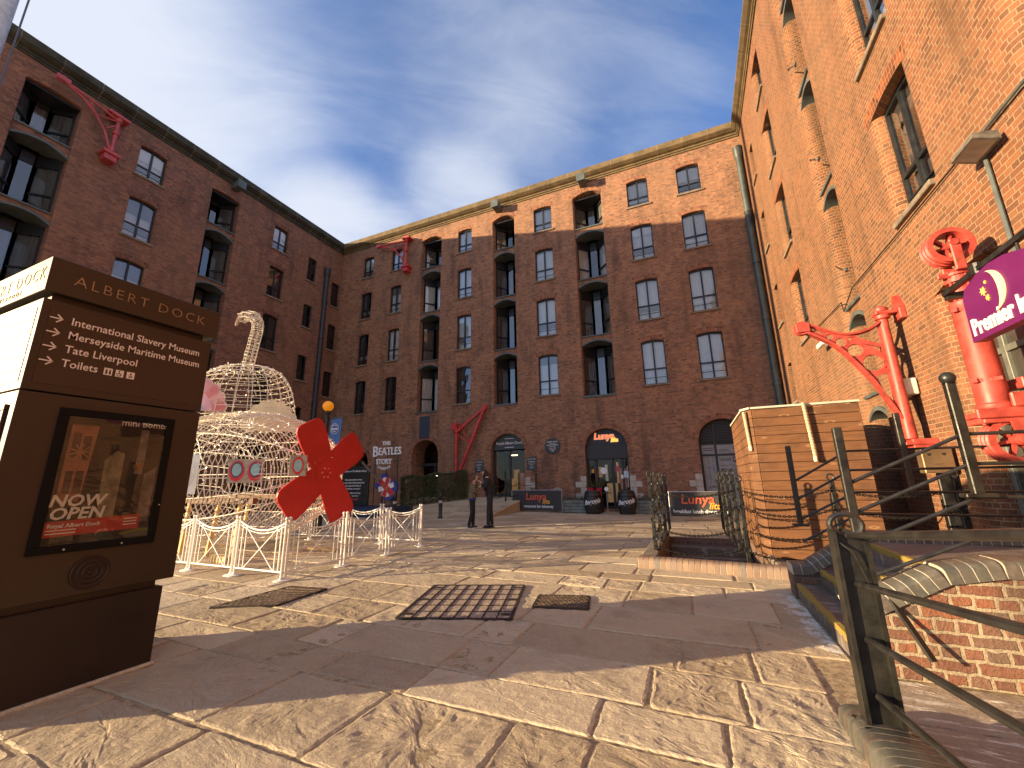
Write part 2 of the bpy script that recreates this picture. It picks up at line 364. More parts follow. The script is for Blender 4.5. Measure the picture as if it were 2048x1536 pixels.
def arch_part(o,parent,m,th=.235,ov=.1,proud=.003):
    n=24; a0,a1=(o['h0']-ov,o['h1']+ov) if o['rise']<.4 else (o['h0'],o['h1']); vs=[];fs=[];uvs=[]
    L=a1-a0
    for i in range(n+1):
        u=a0+L*i/n; z=arcz(o,u)-.0; t=(i/n-.5)*.16
        if o['rise']>.4:
            an=pi*(1-i/n); u=(a0+a1)/2+L/2*math.cos(an); z=o['z1']+o['rise']*math.sin(an)
            vs+=[(u,-proud,z),(u+th*math.cos(an),-proud,z+th*math.sin(an))]
        else: vs+=[(u,-proud,z),(u+t*th*2,-proud,z+th)]
        uvs+=[(i*L*1.35/n+50 if o['rise']>.4 else u+50,10*.118),(i*L*1.35/n+50 if o['rise']>.4 else u+50,10*.118+th)]
    fs=[(2*i,2*i+2,2*i+3,2*i+1) for i in range(n)]
    # thin edge so that it is a real slab
    k=len(vs); vs+=[(v[0],.02,v[2]) for v in vs[:k]]; uvs+=uvs[:k]
    fs+=[(2*i+k,2*i+1+k,2*i+3+k,2*i+2+k) for i in range(n)]
    fs+=[(2*i,2*i+k,2*i+2+k,2*i+2) for i in range(n)]+[(2*i+1,2*i+3,2*i+3+k,2*i+1+k) for i in range(n)]
    fs+=[(0,1,1+k,k),(2*n,2*n+k,2*n+1+k,2*n+1)]
    mb=MB(); mb.add(vs,fs); ob=mb.build('arch',m,parent); me=ob.data
    ul=me.uv_layers.new(name='UVMap')
    for lp in me.loops: ul.data[lp.index].uv=uvs[lp.vertex_index]
    return ob
def pleats(mb,a,b,y,z0,z1,amp=.018,per=.075,rnd=random):
    n=max(2,int((b-a)/per)*4); vs=[]; ph=rnd.random()*6
    for i in range(n+1):
        u=a+(b-a)*i/n; dy=amp*math.sin(2*pi*(u/per)+ph+1.3*math.sin(u*9+ph))
        vs+=[(u,y+dy,z0),(u,y+dy,z1)]
    mb.add(vs,[(2*i,2*i+2,2*i+3,2*i+1) for i in range(n)])
def window(o,parent,mv,rnd,open_=.0,dark=False,simple=False,curtain=True,sill=True):
    u0,u1,z0=o['u0'],o['u1'],o['z0']; zt=o['z1']+.002; y=o['d']-.10; h=zt-z0; um=(u0+u1)/2
    fr=MB(); F=.05
    n=8
    # outer frame follows the arched head
    U=[u0+(u1-u0)*i/n for i in range(n+1)]
    fr.box(u0,u0+F,y,y+.07,z0,arcz(o,u0+F/2)); fr.box(u1-F,u1,y,y+.07,z0,arcz(o,u1-F/2)); fr.box(u0+F,u1-F,y+.002,y+.07,z0,z0+F)
    for i in range(n):
        a,b=U[i],U[i+1]; za,zb=arcz(o,a)+.02,arcz(o,b)+.02
        fr.add([(a,y+.003,za-F-.05),(b,y+.003,zb-F-.05),(b,y+.003,zb),(a,y+.003,za),(a,y+.068,za-F-.05),(b,y+.068,zb-F-.05),(b,y+.068,zb),(a,y+.068,za)],[(0,1,2,3),(7,6,5,4),(0,4,5,1)])
    if not simple:
        fr.box(um-.035,um+.035,y-.004,y+.072,z0+F,zt+.02)
        fr.box(u0+F,u1-F,y-.002,y+.074,z0+h*.36-.03,z0+h*.36+.03); fr.box(u0+F,u1-F,y+.015,y+.04,z0+h*.16-.011,z0+h*.16+.011)
    else:
        fr.box(u0+F,u1-F,y-.002,y+.074,z0+h*.45-.025,z0+h*.45+.025); fr.box(um-.02,um+.02,y-.004,y+.072,z0+F,zt+.02)
    w=fr.build('window',M_frame,parent)
    g=MB(); g.add([(u0+F*.5,y+.035,z0+F*.5),(u1-F*.5,y+.035,z0+F*.5),(u1-F*.5,y+.035,zt+.06),(u0+F*.5,y+.035,zt+.06)],[(0,1,2,3)])
    g.build('pane',M_glass if not dark else M_dglass,w)
    if curtain:
        c=MB(); ga=open_
        if ga>0:
            m=um+(rnd.random()-.5)*.2
            pleats(c,u0,m-ga/2,y+.15,z0-.02,zt+.08,rnd=rnd); pleats(c,m+ga/2,u1,y+.15,z0-.02,zt+.08,rnd=rnd)
        else: pleats(c,u0,u1,y+.15,z0-.02,zt+.08,rnd=rnd)
        c.build('curtain',M_cur if not dark else M_curD,w,smooth=True)
        if not simple and rnd.random()<.32:
            bl=MB(); q=rnd.uniform(.18,.5); bl.box(u0+.03,u1-.03,y+.09,y+.1,zt-h*q,zt+.06); bl.build('blind',M_cur if rnd.random()<.6 else M_curD,w)
        if rnd.random()<.7:
            s=MB(); s.box(u0+.05,u1-.05,y+.12,y+.16,z0+h*.22,z0+h*.33); s.build('window_ledge',M_curD if rnd.random()<.5 else M_cur,w)
    if sill:
        s=MB(); s.bbox(u0-.1,u1+.1,-.07,y,z0-.09,z0+.003,.012); s.build('sill',M_sill,w)
    if mv: arch_part(o,w,mv)
    return w
def bay_floor(u0,u1,zt,zs,parent,mb_brick,mv,rise=.24,y0=.10,dep=.98):
    n=14; U=[u0+(u1-u0)*i/n for i in range(n+1)]
    az=lambda u:zs+rise*(1-((u-u0)/(u1-u0)*2-1)**2)
    mb=MB()
    for i in range(n):
        a,b=U[i],U[i+1]
        mb.add([(a,y0,az(a)),(b,y0,az(b)),(b,y0,zt),(a,y0,zt),(a,dep,az(a)),(b,dep,az(b)),(b,dep,zt),(a,dep,zt)],[(0,1,2,3),(0,4,5,1),(3,2,6,7)])
    fl=mb.build('balcony_floor',mb_brick,parent)
    rim=MB()
    for i in range(n):
        a,b=U[i],U[i+1]
        rim.add([(a,y0-.05,az(a)-.015),(b,y0-.05,az(b)-.015),(b,y0-.05,az(b)+.07),(a,y0-.05,az(a)+.07),(a,dep-.02,az(a)-.015),(b,dep-.02,az(b)-.015),(b,y0,az(b)+.07),(a,y0,az(a)+.07)],[(0,1,2,3),(0,4,5,1),(3,2,6,7)])
    rim.build('iron_arch',M_iron,fl)
    c=MB(); c.bbox(u0-.0,u1+.0,y0-.06,y0+.2,zt-.06,zt+.012,.012); c.build('coping',M_iron,fl)
    return fl
def bay_glazing(u0,u1,z0,z1,parent,rnd,yo=.42,yi=1.0,lit=False,style=0):
    w=u1-u0; k=.34
    P=[(u0,yo),(u0+w*k,yi),(u1-w*k,yi),(u1,yo)]
    fr=MB(); gl=MB(); cu=MB()
    for i,((a,ya),(b,yb)) in enumerate(zip(P,P[1:])):
        for q in ((a,ya),(b,yb)): fr.bar((q[0],q[1],z0),(q[0],q[1],z1),.11,.09)
        fr.bar((a,ya,z0+.05),(b,yb,z0+.05),.08,.1); fr.bar((a,ya,z1-.2),(b,yb,z1-.2),.08,.45)  # top bar made deep and dark to stand in for the slab's shadow
        if i!=1: fr.bar((a,ya,z0+(z1-z0)*.34),(b,yb,z0+(z1-z0)*.34),.07,.07)
        gl.add([(a,ya,z0),(b,yb,z0),(b,yb,z1),(a,ya,z1)],[(0,1,2,3)])
        n=14; vs=[]
        off=.1
        for j in range(n+1):
            t=j/n
            if i==1 and style==1: continue
            x=a+(b-a)*t; yy=ya+(yb-ya)*t+off+.025*math.sin(t*38+i)
            vs+=[(x,yy,z0),(x,yy,z1)]
        if vs: cu.add(vs,[(2*j,2*j+2,2*j+3,2*j+1) for j in range(n)])
    f=fr.build('bay_window',M_frame,parent); gl.build('pane',M_glass,f); 
    cu.build('curtain',M_cur if rnd.random()<.25 else M_curD,f,smooth=True)
    b=MB(); b.add([(u0,1.9,z0),(u1,1.9,z0),(u1,1.9,z1),(u0,1.9,z1)],[(0,1,2,3)]); b.build('room_wall',M_dark,f)
    return f
SLABS=[(14.38,13.83),(11.42,10.93),(8.33,7.8)]
def bay(u0,u1,zb,parent,mbk,mv,rnd,slabs=SLABS,ztop=16.25):
    tops=[ztop+.1]+[s[1] for s in slabs]; bots=[s[0] for s in slabs]+[zb]
    for (zt,zs) in slabs: bay_floor(u0,u1,zt,zs,parent,mbk,mv)
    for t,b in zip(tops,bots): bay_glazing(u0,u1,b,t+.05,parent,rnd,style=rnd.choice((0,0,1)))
    c=MB(); c.bbox(u0-.03,u1+.03,-.05,.4,zb-.1,zb+.004,.012); c.build('bay_sill',M_iron,parent)
    c=MB(); c.box(u0-.02,u1+.02,.16,1.9,ztop-.09,ztop-.03); c.build('bay_shade_board',M_frame,parent)  # dark board added under the arch head, standing in for shade
def cornice(U0,U1,parent,m,e0,e1,z=17.05):
    # profile: (projection outwards, height); ends mitred by e0/e1
    pr=[(0,z-.02),(.05,z-.02),(.05,z+.06),(.10,z+.08),(.10,z+.16),(.2,z+.2),(.3,z+.27),(.34,z+.3),(.34,z+.36),(.30,z+.385),(.27,z+.39),(.27,z+.66),(0,z+.66)]
    n=len(pr); mb=MB()
    seg=max(1,int((U1-U0)/1.2))
    for k in range(seg+1):
        for p,h in pr:
            u=U0+(U1-U0)*k/seg
            if k==0: u+=e0*p
            if k==seg: u-=e1*p
            mb.v.append((u,-p,h)); mb.t.append(.5)
    for k in range(seg):
        for i in range(n-1): mb.f.append((k*n+i,(k+1)*n+i,(k+1)*n+i+1,k*n+i+1))
    mb.f+=[tuple(range(n)),tuple(range(seg*n,seg*n+n))[::-1]]
    return mb.build('cornice',m,parent)
def hoist(u,parent,z=16.75):
    mb=MB(); mb.bbox(u-.18,u+.18,-.62,.1,z,z+.38,.02); mb.box(u-.22,u+.22,-.66,-.62,z-.03,z+.41); return mb.build('hoist_beam_cover',M_iron,parent)
ROWS=[(5.55,7.58),(8.68,10.68),(11.82,13.62),(14.78,16.22)]
rb=random.Random(3)
# ---- back wing
back=thing('warehouse','long five storey brick warehouse wing closing the far side of the yard','building',(0,19,0))
bc=[(-19.08,-18.2),(-16.68,-15.8),(-11.66,-10.72),(-6.75,-5.72),(-1.65,-.63),(.73,1.76)]
bb=[(-14.3,-12.88),(-9.3,-7.96),(-4.47,-2.97)]
ops=[];wl=[]
for i,(a,b) in enumerate(bc):
    for j,(z0,z1) in enumerate(ROWS):
        o=OP(a,b,z0,z1); ops.append(o); wl.append((i,j,o))
for a,b in bb: ops.append(OP(a,b,5.3,16.2,.26,2.0,.07))
DO=dict(dock=OP(-9.5,-7.62,.62,2.9,.85,.9),lunya=OP(-4.58,-2.64,.1,2.9,.8,.5),meat=OP(.3,2.2,.1,2.95,.85,.35),beat=OP(-14.45,-12.7,.0,2.9,.8,1.2),far=OP(-19.2,-17.6,0.,2.6,.75,1.2))
ops+=list(DO.values())
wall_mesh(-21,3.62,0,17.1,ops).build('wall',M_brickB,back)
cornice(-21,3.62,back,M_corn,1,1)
for i,j,o in wl:
    dk=(j==0 and i in (0,1,2)) or (i<2 and j in (1,2)) and rb.random()<.6
    window(o,back,M_vB,rb,open_=0.0 if not dk else .35,dark=dk)
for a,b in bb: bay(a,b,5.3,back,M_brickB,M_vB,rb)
for o in [q for q in ops if q['d']==2.0]: arch_part(o,back,M_vB,th=.23,ov=.15)
for q in DO.values(): arch_part(q,back,M_vB,th=.24,ov=.2)
for u in (-8.9,-3.85): hoist(u,back)
# ---- left wing  (u = world y)
left=thing('warehouse','dark shaded brick warehouse wing on the left under a mossy stone cornice','building',(-21,0,0),pi/2)
ops=[];wl=[]
for i,(a,b) in enumerate([(7.38,8.4),(13.85,14.78)]):
    for j,(z0,z1) in enumerate(ROWS): o=OP(a,b,z0,z1,d=.24); ops.append(o); wl.append((i,j,o))
nw=[]
for z0,z1 in ((13.9,15.45),(10.8,12.25),(7.44,8.95),(4.3,5.8)): o=OP(16.28,16.92,z0,z1,.04,.2); ops.append(o); nw.append(o)
for z0,z1 in ((12.95,14.6),(9.92,11.6),(6.77,8.4),(3.6,5.2)): o=OP(18.22,18.88,z0,z1,.04,.2); ops.append(o); nw.append(o)
lb=[(3.9,5.42),(10.4,11.78)]
for a,b in lb: ops.append(OP(a,b,5.3,16.2,.1,2.0,.05))
LD=[OP(3.8,5.6,0,2.9,.8,.6),OP(10.1,12.1,0,2.9,.8,.6),OP(13.4,15.2,0,2.9,.8,.6)]
ops+=LD
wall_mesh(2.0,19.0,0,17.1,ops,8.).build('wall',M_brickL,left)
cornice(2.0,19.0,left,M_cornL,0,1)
for i,j,o in wl: window(o,left,M_vL,rb,open_=.12 if rb.random()<.2 else 0,dark=(i==1 and j<3))
for o in nw: window(o,left,None,rb,dark=True,simple=True,curtain=False)
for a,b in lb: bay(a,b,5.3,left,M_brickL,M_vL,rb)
hoist(11.38,left)
for o in LD:
    mb=MB(); mb.box(o['u0'],o['u1'],.45,.5,o['z0'],o['z1']+.85)
    d=mb.build('shop_front',M_frame,left)
    g=MB(); g.add([(o['u0']+.1,.44,.3),(o['u1']-.1,.44,.3),(o['u1']-.1,.44,2.5),(o['u0']+.1,.44,2.5)],[(0,1,2,3)]); g.build('pane',M_dglass,d)
# ---- right wing (u = -world y)
right=thing('warehouse','tall sunlit orange brick warehouse wing rising along the right side','building',(3.62,0,0),-pi/2)
ops=[];wl=[]
for a,b,bl in ((7.16,8.18,.17),(14.15,15.1,.17),(.85,1.8,.17)):
    for j,(z0,z1) in enumerate(ROWS): o=OP(-b,-a,z0,z1+.05,.07,.27,bl); ops.append(o); wl.append(o)
nr=[]
for z0,z1 in ((13.4,14.9),(10.2,11.7),(7.0,8.5),(4.0,5.4)): o=OP(-17.6,-17.0,z0,z1,.04,.3); ops.append(o); nr.append(o)
RB=[(10.5,11.3),(4.2,5.15)]
for a,b in RB: ops.append(OP(-b,-a,3.9 if a<5 else .3,16.2,.2,2.0,.24))
door_r=OP(-7.7,-6.35,.66,4.0,.12,.3,.16); ops.append(door_r)
wall_mesh(-19.0,4.0,0,17.1,ops,8.).build('wall',M_brickR,right)
cornice(-19.0,4.0,right,M_corn,1,0)
for o in wl: window(o,right,M_vR,rb,open_=.25,dark=True)
for o in nr: window(o,right,None,rb,dark=True,simple=True,curtain=False)
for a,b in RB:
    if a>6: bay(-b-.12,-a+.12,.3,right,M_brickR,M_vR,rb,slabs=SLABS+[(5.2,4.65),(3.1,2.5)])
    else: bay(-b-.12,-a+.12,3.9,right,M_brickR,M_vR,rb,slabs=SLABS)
# ------------------------------------------------------------------ ground
HOLE=(-.72,.98,7.62,11.25)
def flagmat(name,lo,hi,salt=0.,bump=.02):
    M=bpy.data.materials.new(name); M.use_nodes=True; g=NT(M.node_tree); g.n.clear()
    tc=g.a('ShaderNodeTexCoord').outputs['Object']
    tone=g.a('ShaderNodeAttribute',attribute_name='tone').outputs['Fac']
    c=g.mix(tone,lo,hi)
    n1=g.a('ShaderNodeTexNoise',{'Vector':tc,'Scale':1.7,'Detail':9.,'Roughness':.68}).outputs['Fac']
    n2=g.a('ShaderNodeTexNoise',{'Vector':tc,'Scale':55.,'Detail':4.,'Roughness':.75}).outputs['Fac']
    # bedding lines of the riven stone, turned differently from slab to slab
    ang=g.m('MULTIPLY',g.m('FLOOR',g.m('MULTIPLY',tone,7.)),1.1)
    rot=g.a('ShaderNodeVectorRotate',{'Vector':tc,'Angle':ang},rotation_type='Z_AXIS').outputs[0]
    mp=g.a('ShaderNodeMapping',{'Vector':rot,'Scale':(2.4,5.,1.)}).outputs[0]
    n3=g.a('ShaderNodeTexNoise',{'Vector':mp,'Scale':1.6,'Detail':9.,'Roughness':.68,'Distortion':.25}).outputs['Fac']
    step=g.m('ADD',g.m('MULTIPLY',g.m('ROUND',g.m('MULTIPLY',n3,9.)),.03),g.m('MULTIPLY',n3,.55))
    vo=g.a('ShaderNodeTexNoise',{'Vector':tc,'Scale':9.,'Detail':8.,'Roughness':.7}).outputs['Fac']
    c=g.mix(g.mr(n1,.45,.78,0.,.6),c,tuple(x*.42 for x in lo))
    c=g.mix(g.mr(n2,.35,.75,0.,.35),c,tuple(min(1,x*1.35) for x in hi))
    c=g.mix(g.mr(n2,.62,.7,0.,.55),c,tuple(x*.35 for x in lo))
    sp=g.a('ShaderNodeTexVoronoi',{'Vector':tc,'Scale':2.6,'Randomness':1.}).outputs['Distance']
    c=g.mix(g.mr(sp,.045,.03,0.,.6),c,(.62,.56,.48))
    if not salt:
        sx_=g.a('ShaderNodeSeparateXYZ',{0:tc}); wn=g.a('ShaderNodeTexNoise',{'Vector':tc,'Scale':7.,'Detail':9.,'Roughness':.75}).outputs['Fac']
        band=g.m('MULTIPLY',g.m('MULTIPLY',g.mr(sx_.outputs[0],.60,.93),g.mr(sx_.outputs[1],6.5,6.2)),g.mr(sx_.outputs[1],4.2,4.6))
        c=g.mix(g.m('MULTIPLY',g.mr(g.m('ADD',wn,g.m('MULTIPLY',band,.16)),.60,.66),band),c,(.72,.69,.64))
    if salt:
        n4=g.a('ShaderNodeTexNoise',{'Vector':g.a('ShaderNodeMapping',{'Vector':tc,'Scale':(1.,5.,1.)}).outputs[0],'Scale':3.,'Detail':8.,'Roughness':.75}).outputs['Fac']
        c=g.mix(g.mr(n4,.53,.62,0.,salt),c,(.75,.70,.62))
    b=g.a('ShaderNodeBsdfPrincipled',{'Base Color':c,'Roughness':.72,'Specular IOR Level':.4})
    h=g.m('ADD',g.m('ADD',step,g.m('MULTIPLY',n2,.16)),g.m('MULTIPLY',vo,.45))
    bp=g.a('ShaderNodeBump',{'Height':h,'Strength':1.,'Distance':bump}); g.l.new(bp.outputs[0],b.inputs['Normal'])
    o=g.a('ShaderNodeOutputMaterial'); g.l.new(b.outputs[0],o.inputs[0]); return M
M_flag=flagmat('york_stone_flags',(.37,.28,.175),(.56,.455,.315),bump=.03)
M_flagD=flagmat('ramp_flags',(.26,.2,.15),(.38,.3,.22),salt=1.,bump=.03)
M_joint=mat('joint_grit',(.36,.27,.16),.95,var=.4,scale=20,bump=.01,bscale=80)
M_step=flagmat('step_stone',(.11,.085,.07),(.17,.13,.105),salt=.25,bump=.012)
gm=MB(); h0,h1,h2,h3=HOLE; B=1500.
xs=[-B,h0,h1,B]; ys=[-B,h2,h3,B]
for i in range(3):
    for j in range(3):
        if i==1 and j==1: continue
        gm.add([(xs[i],ys[j],-.009),(xs[i+1],ys[j],-.009),(xs[i+1],ys[j+1],-.009),(xs[i],ys[j+1],-.009)],[(0,1,2,3)])
struct(gm.build('ground',M_joint))
import mathutils.noise as mnoise
rg=random.Random(11)
def slab(mb,x0,x1,y0,y1,zf,rnd,g=.008,th=.05):
    tone=rnd.random(); mb.tone=tone; dz=rnd.uniform(-.003,.004); tx=rnd.uniform(-.004,.004); ty=rnd.uniform(-.006,.006)
    cx,cy=(x0+x1)/2,(y0+y1)/2
    P=[]
    near=(cy<6.6 and cx>-6.5)
    c=[(x0+g,y0+g),(x1-g,y0+g),(x1-g,y1-g),(x0+g,y1-g)]
    c=[(a+rnd.uniform(-.014,.014),b+rnd.uniform(-.02,.02)) for a,b in c]
    cut=rnd.uniform(.01,.03)
    for i in range(4):
        a,b=Vector(c[i]),Vector(c[(i+1)%4]); L=(b-a).length; d=(b-a)/max(L,1e-6); nrm=Vector((d.y,-d.x))
        k=max(2,int(L/(.035 if near else .09)))
        for j in range(k):
            t=cut+(L-2*cut)*j/(k-1) if k>1 else L/2
            P.append(a+d*t+nrm*rnd.uniform(-.006,.004))
    n=len(P); vs=[]
    inner=[]
    if near:
        th_=int(tone*7)*1.1; ca,sa=math.cos(th_),math.sin(th_); amp=rnd.choice((.6,1.,1.,1.5))
        for fr_ in (.10,.2,.3,.4,.5,.6,.7,.8,.88,.95):
            ring=[]
            for p in P:
                x,y=cx+(p.x-cx)*fr_,cy+(p.y-cy)*fr_; u,v=(x*ca+y*sa)*1.6+tone*50,(-x*sa+y*ca)*3.2
                a=mnoise.fractal(Vector((u,v,0)),.9,2.1,4); b=mnoise.fractal(Vector((x*9,y*9,tone*30)),.8,2.2,4)
                w=min(1,(1-fr_)*6)
                ring.append((x,y,zf(x,y)+dz+tx*(x-cx)+ty*(y-cy)+amp*w*(.0030*a+.0020*math.floor(a*2.6+.8*b)+.0034*b)))
            inner.append(ring)
    for off,dd in ((.022,0),(.007,-.003),(0,-.008),(0,-th)):
        for p in P:
            q=Vector((cx,cy)); v=(p-q); L=v.length; v=v*(1-off/max(L,.1)); x,y=q.x+v.x,q.y+v.y
            vs.append((x,y,zf(x,y)+dz+tx*(x-cx)+ty*(y-cy)+dd+(rnd.uniform(-.0015,.0015) if off else 0)))
    if inner:
        m_=len(inner); vs=[q for rg_ in inner for q in rg_]+vs; tot_=m_+3
    else: tot_=3
    fs=[tuple(range(n))]+[(r*n+i,(r+1)*n+i,(r+1)*n+(i+1)%n,r*n+(i+1)%n) for r in range(tot_) for i in range(n)]
    mb.add(vs,fs)
def flags(mb,X0,X1,Y0,Y1,zf,rnd,hole=None,row=(.42,.82),ln=(.4,1.5)):
    y=Y0
    while y<Y1-.05:
        h=min(rnd.uniform(*row),Y1-y)
        if Y1-y-h<.25: h=Y1-y
        x=X0+rnd.uniform(-.0,.0)
        while x<X1-.02:
            w=min(rnd.uniform(*ln),X1-x)
            if X1-x-w<.25: w=X1-x
            rs=[(x,x+w,y,y+h)]
            if hole and x<hole[1] and x+w>hole[0] and y<hole[3] and y+h>hole[2]:
                a,b,c,d=hole; rs=[]
                if x<a: rs.append((x,a,y,y+h))
                if x+w>b: rs.append((b,x+w,y,y+h))
                xa,xb=max(x,a),min(x+w,b)
                if y<c: rs.append((xa,xb,y,c))
                if y+h>d: rs.append((xa,xb,d,y+h))
            for r in rs:
                if r[1]-r[0]>.05 and r[3]-r[2]>.05: slab(mb,*r,zf,rnd)
            x+=w
        y+=h
fm=MB(); fm.usetone=True
HB=(-1.0,1.08,7.28,11.4)
flags(fm,-20.98,.66,-2.0,4.3,lambda x,y:0,rg)
flags(fm,-20.98,.96,4.3,6.4,lambda x,y:0,rg)
flags(fm,-20.98,3.6,6.4,14.6,lambda x,y:0,rg,hole=HB)
flags(fm,-7.55,3.6,14.6,18.98,lambda x,y:0,rg); flags(fm,-20.98,-13.6,14.6,18.98,lambda x,y:0,rg)
struct(fm.build('flagstone_paving',M_flag))
rz=lambda x,y:max(0.,(y-14.6)/4.4*.62)
rm=MB(); rm.usetone=True; flags(rm,-13.6,-7.55,14.6,18.98,rz,rg)
rm.add([(-13.6,14.6,-.03),(-7.57,14.6,-.03),(-7.57,19,-.03),(-13.6,19,-.03),(-7.57,19,.59),(-13.6,19,.59)],[(1,2,4),(0,5,3),(0,1,4,5)])
struct(rm.build('entrance_ramp',M_flag))
# side ramp on the near right
rs=MB(); rs.usetone=True; rs_z=lambda x,y:max(0.,(3.35-y)*.125)
flags(rs,.93,3.6,-2.,4.06,rs_z,random.Random(5),row=(.5,.8),ln=(.7,1.6))
struct(rs.build('side_ramp',M_flagD))
# ------------------------------------------------------------------ bullnose coping of separate bricks
def bullnose(mb,mort,path,w,h,rnd,bl=.078,gap=.011,n=9):
    path=[Vector(p) for p in path]; segs=[(a,b) for a,b in zip(path,path[1:])]
    for a,b in segs:
        L=(b-a).length; d=(b-a).normalized(); side=V(d.y,-d.x,0).normalized(); upv=side.cross(d)
        if upv.z<0: upv=-upv
        k=max(1,round(L/bl)); st=L/k
        def ring(t,s):
            o=[]
            for i in range(n):
                an=pi*i/(n-1); ca,sa=math.cos(an),math.sin(an)
                ca=math.copysign(abs(ca)**.55,ca); sa=abs(sa)**.55
                o.append(a+d*t+side*ca*w/2*s+upv*(h*.35*s+sa*h*.65*s if 0<i<n-1 else h*.12))
            o=[a+d*t+side*w/2*s]+o+[a+d*t-side*w/2*s]
            return o
        for j in range(k):
            mb.tone=rnd.random(); r0=ring(j*st+gap/2,rnd.uniform(.985,1.0)); r1=ring((j+1)*st-gap/2,rnd.uniform(.985,1.0)); m=len(r0)
            mb.add(r0+r1,[(i,i+1,m+i+1,m+i) for i in range(m-1)]+[tuple(range(m))[::-1],tuple(range(m,2*m))])
        r0=ring(0,.955); r1=ring(L,.955); m=len(r0)
        mort.add(r0+r1,[(i,i+1,m+i+1,m+i) for i in range(m-1)]+[tuple(range(m))[::-1],tuple(range(m,2*m))])
def tonemat(name,ramp,rough=.5,bump=.004):
    M=bpy.data.materials.new(name); M.use_nodes=True; g=NT(M.node_tree); g.n.clear()
    tc=g.a('ShaderNodeTexCoord').outputs['Object']; t=g.a('ShaderNodeAttribute',attribute_name='tone').outputs['Fac']
    n=g.a('ShaderNodeTexNoise',{'Vector':tc,'Scale':18.,'Detail':7.,'Roughness':.7}).outputs['Fac']
    c=g.ramp(t,ramp); c=g.mix(g.mr(n,.4,.8,0.,.5),c,(.24,.2,.15))
    b=g.a('ShaderNodeBsdfPrincipled',{'Base Color':c,'Roughness':rough})
    bp=g.a('ShaderNodeBump',{'Height':n,'Strength':.6,'Distance':bump}); g.l.new(bp.outputs[0],b.inputs['Normal'])
    o=g.a('ShaderNodeOutputMaterial'); g.l.new(b.outputs[0],o.inputs[0]); return M
M_blue=tonemat('blue_engineering_brick',[(0,(.06,.06,.052)),(.6,(.10,.098,.082)),(1,(.085,.065,.055))],.42)
M_brown=tonemat('worn_brown_brick',[(0,(.2,.125,.085)),(.5,(.3,.19,.12)),(.85,(.22,.15,.115)),(1,(.13,.12,.105))],.6)
M_mort=mat('pale_mortar',(.52,.45,.33),.9,var=.2,scale=25)
M_yel=mat('worn_yellow_paint',(.55,.36,.03),.75,var=.45,scale=22,col2=(.28,.2,.06),bump=.008,bscale=45)
rk=random.Random(9)
# steps between two low walls
st=thing('brick_steps','short flight of dark stone steps with worn yellow painted nosings by the right hand wing','steps',(.97,5.25,0))
NX=[(.97,.165),(1.22,.33),(1.45,.50),(1.68,.66)]
for i,(x,z) in enumerate(NX):
    x1=NX[i+1][0] if i<3 else 3.62
    mb=MB(); mb.usetone=True; mb.tone=.3+.15*i
    if i<3: mb.bbox(x-.97,x1-.97+.03,-.9,.9,z-.165,z,.008)
    else:
        mb.box(x-.97,x1-.975,-.9,.9,0,z)
    s=mb.build('step' if i<3 else 'landing',M_step,st)
    y=MB(); k=26; rr=random.Random(i+2)
    for j in range(k):
        a,b=-.89+1.78*j/k,-.89+1.78*(j+1)/k
        pass
        w=rr.uniform(.035,.055); y.bbox(x-.97-.004,x-.97+w,a,b+.004,z-rr.uniform(.035,.06),z+.005,.006)
    y.build('nosing',M_yel,s)
def low_wall(name,label,prof,y0,y1,mbrick,mcop):
    t=thing(name,label,'low wall',(prof[0][0],(y0+y1)/2,0)); ox,oy=prof[0][0],(y0+y1)/2
    mb=MB(); n=len(prof); poly=[(prof[0][0],0)]+[(prof[-1][0],0)]+[(x,z) for x,z in prof[::-1]]
    mb.prism(poly,y0,y1,lambda a,b,d:(a-ox,d-oy,b)); mb.build('brickwork',mbrick,t,fix=True)
    c=MB(); m=MB(); c.usetone=True
    bullnose(c,m,[(x-ox,0,z) for x,z in prof],y1-y0+.05,.12,rk)
    c.build('coping',mcop,t,smooth=True); m.build('coping_mortar',M_mort,t,smooth=True); return t
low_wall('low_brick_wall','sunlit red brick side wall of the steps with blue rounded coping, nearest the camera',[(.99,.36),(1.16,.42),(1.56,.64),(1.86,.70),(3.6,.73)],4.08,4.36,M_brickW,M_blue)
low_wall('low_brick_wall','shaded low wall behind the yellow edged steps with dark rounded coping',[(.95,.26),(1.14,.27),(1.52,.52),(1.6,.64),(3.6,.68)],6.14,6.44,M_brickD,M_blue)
kb=thing('kerb_wall','rounded blue brick kerb along the foot of the nearest black railing','kerb',(.77,3.3,0))
c=MB(); m=MB(); c.usetone=True; bullnose(c,m,[(0,0,-.03),(0,-4.6,.545)],.30,.13,rk,bl=.085)
mb=MB(); mb.add([(-.14,-4.6,-.1),(.14,-4.6,-.1),(.14,0,-.1),(-.14,0,-.1),(-.14,-4.6,.56),(.14,-4.6,.56),(.14,0,-.02),(-.14,0,-.02)],[(0,3,2,1),(4,5,6,7),(0,1,5,4),(1,2,6,5),(2,3,7,6),(3,0,4,7)])
mb.build('brickwork',M_brickW,kb); c.build('coping',M_blue,kb,smooth=True); m.build('coping_mortar',M_mort,kb,smooth=True)
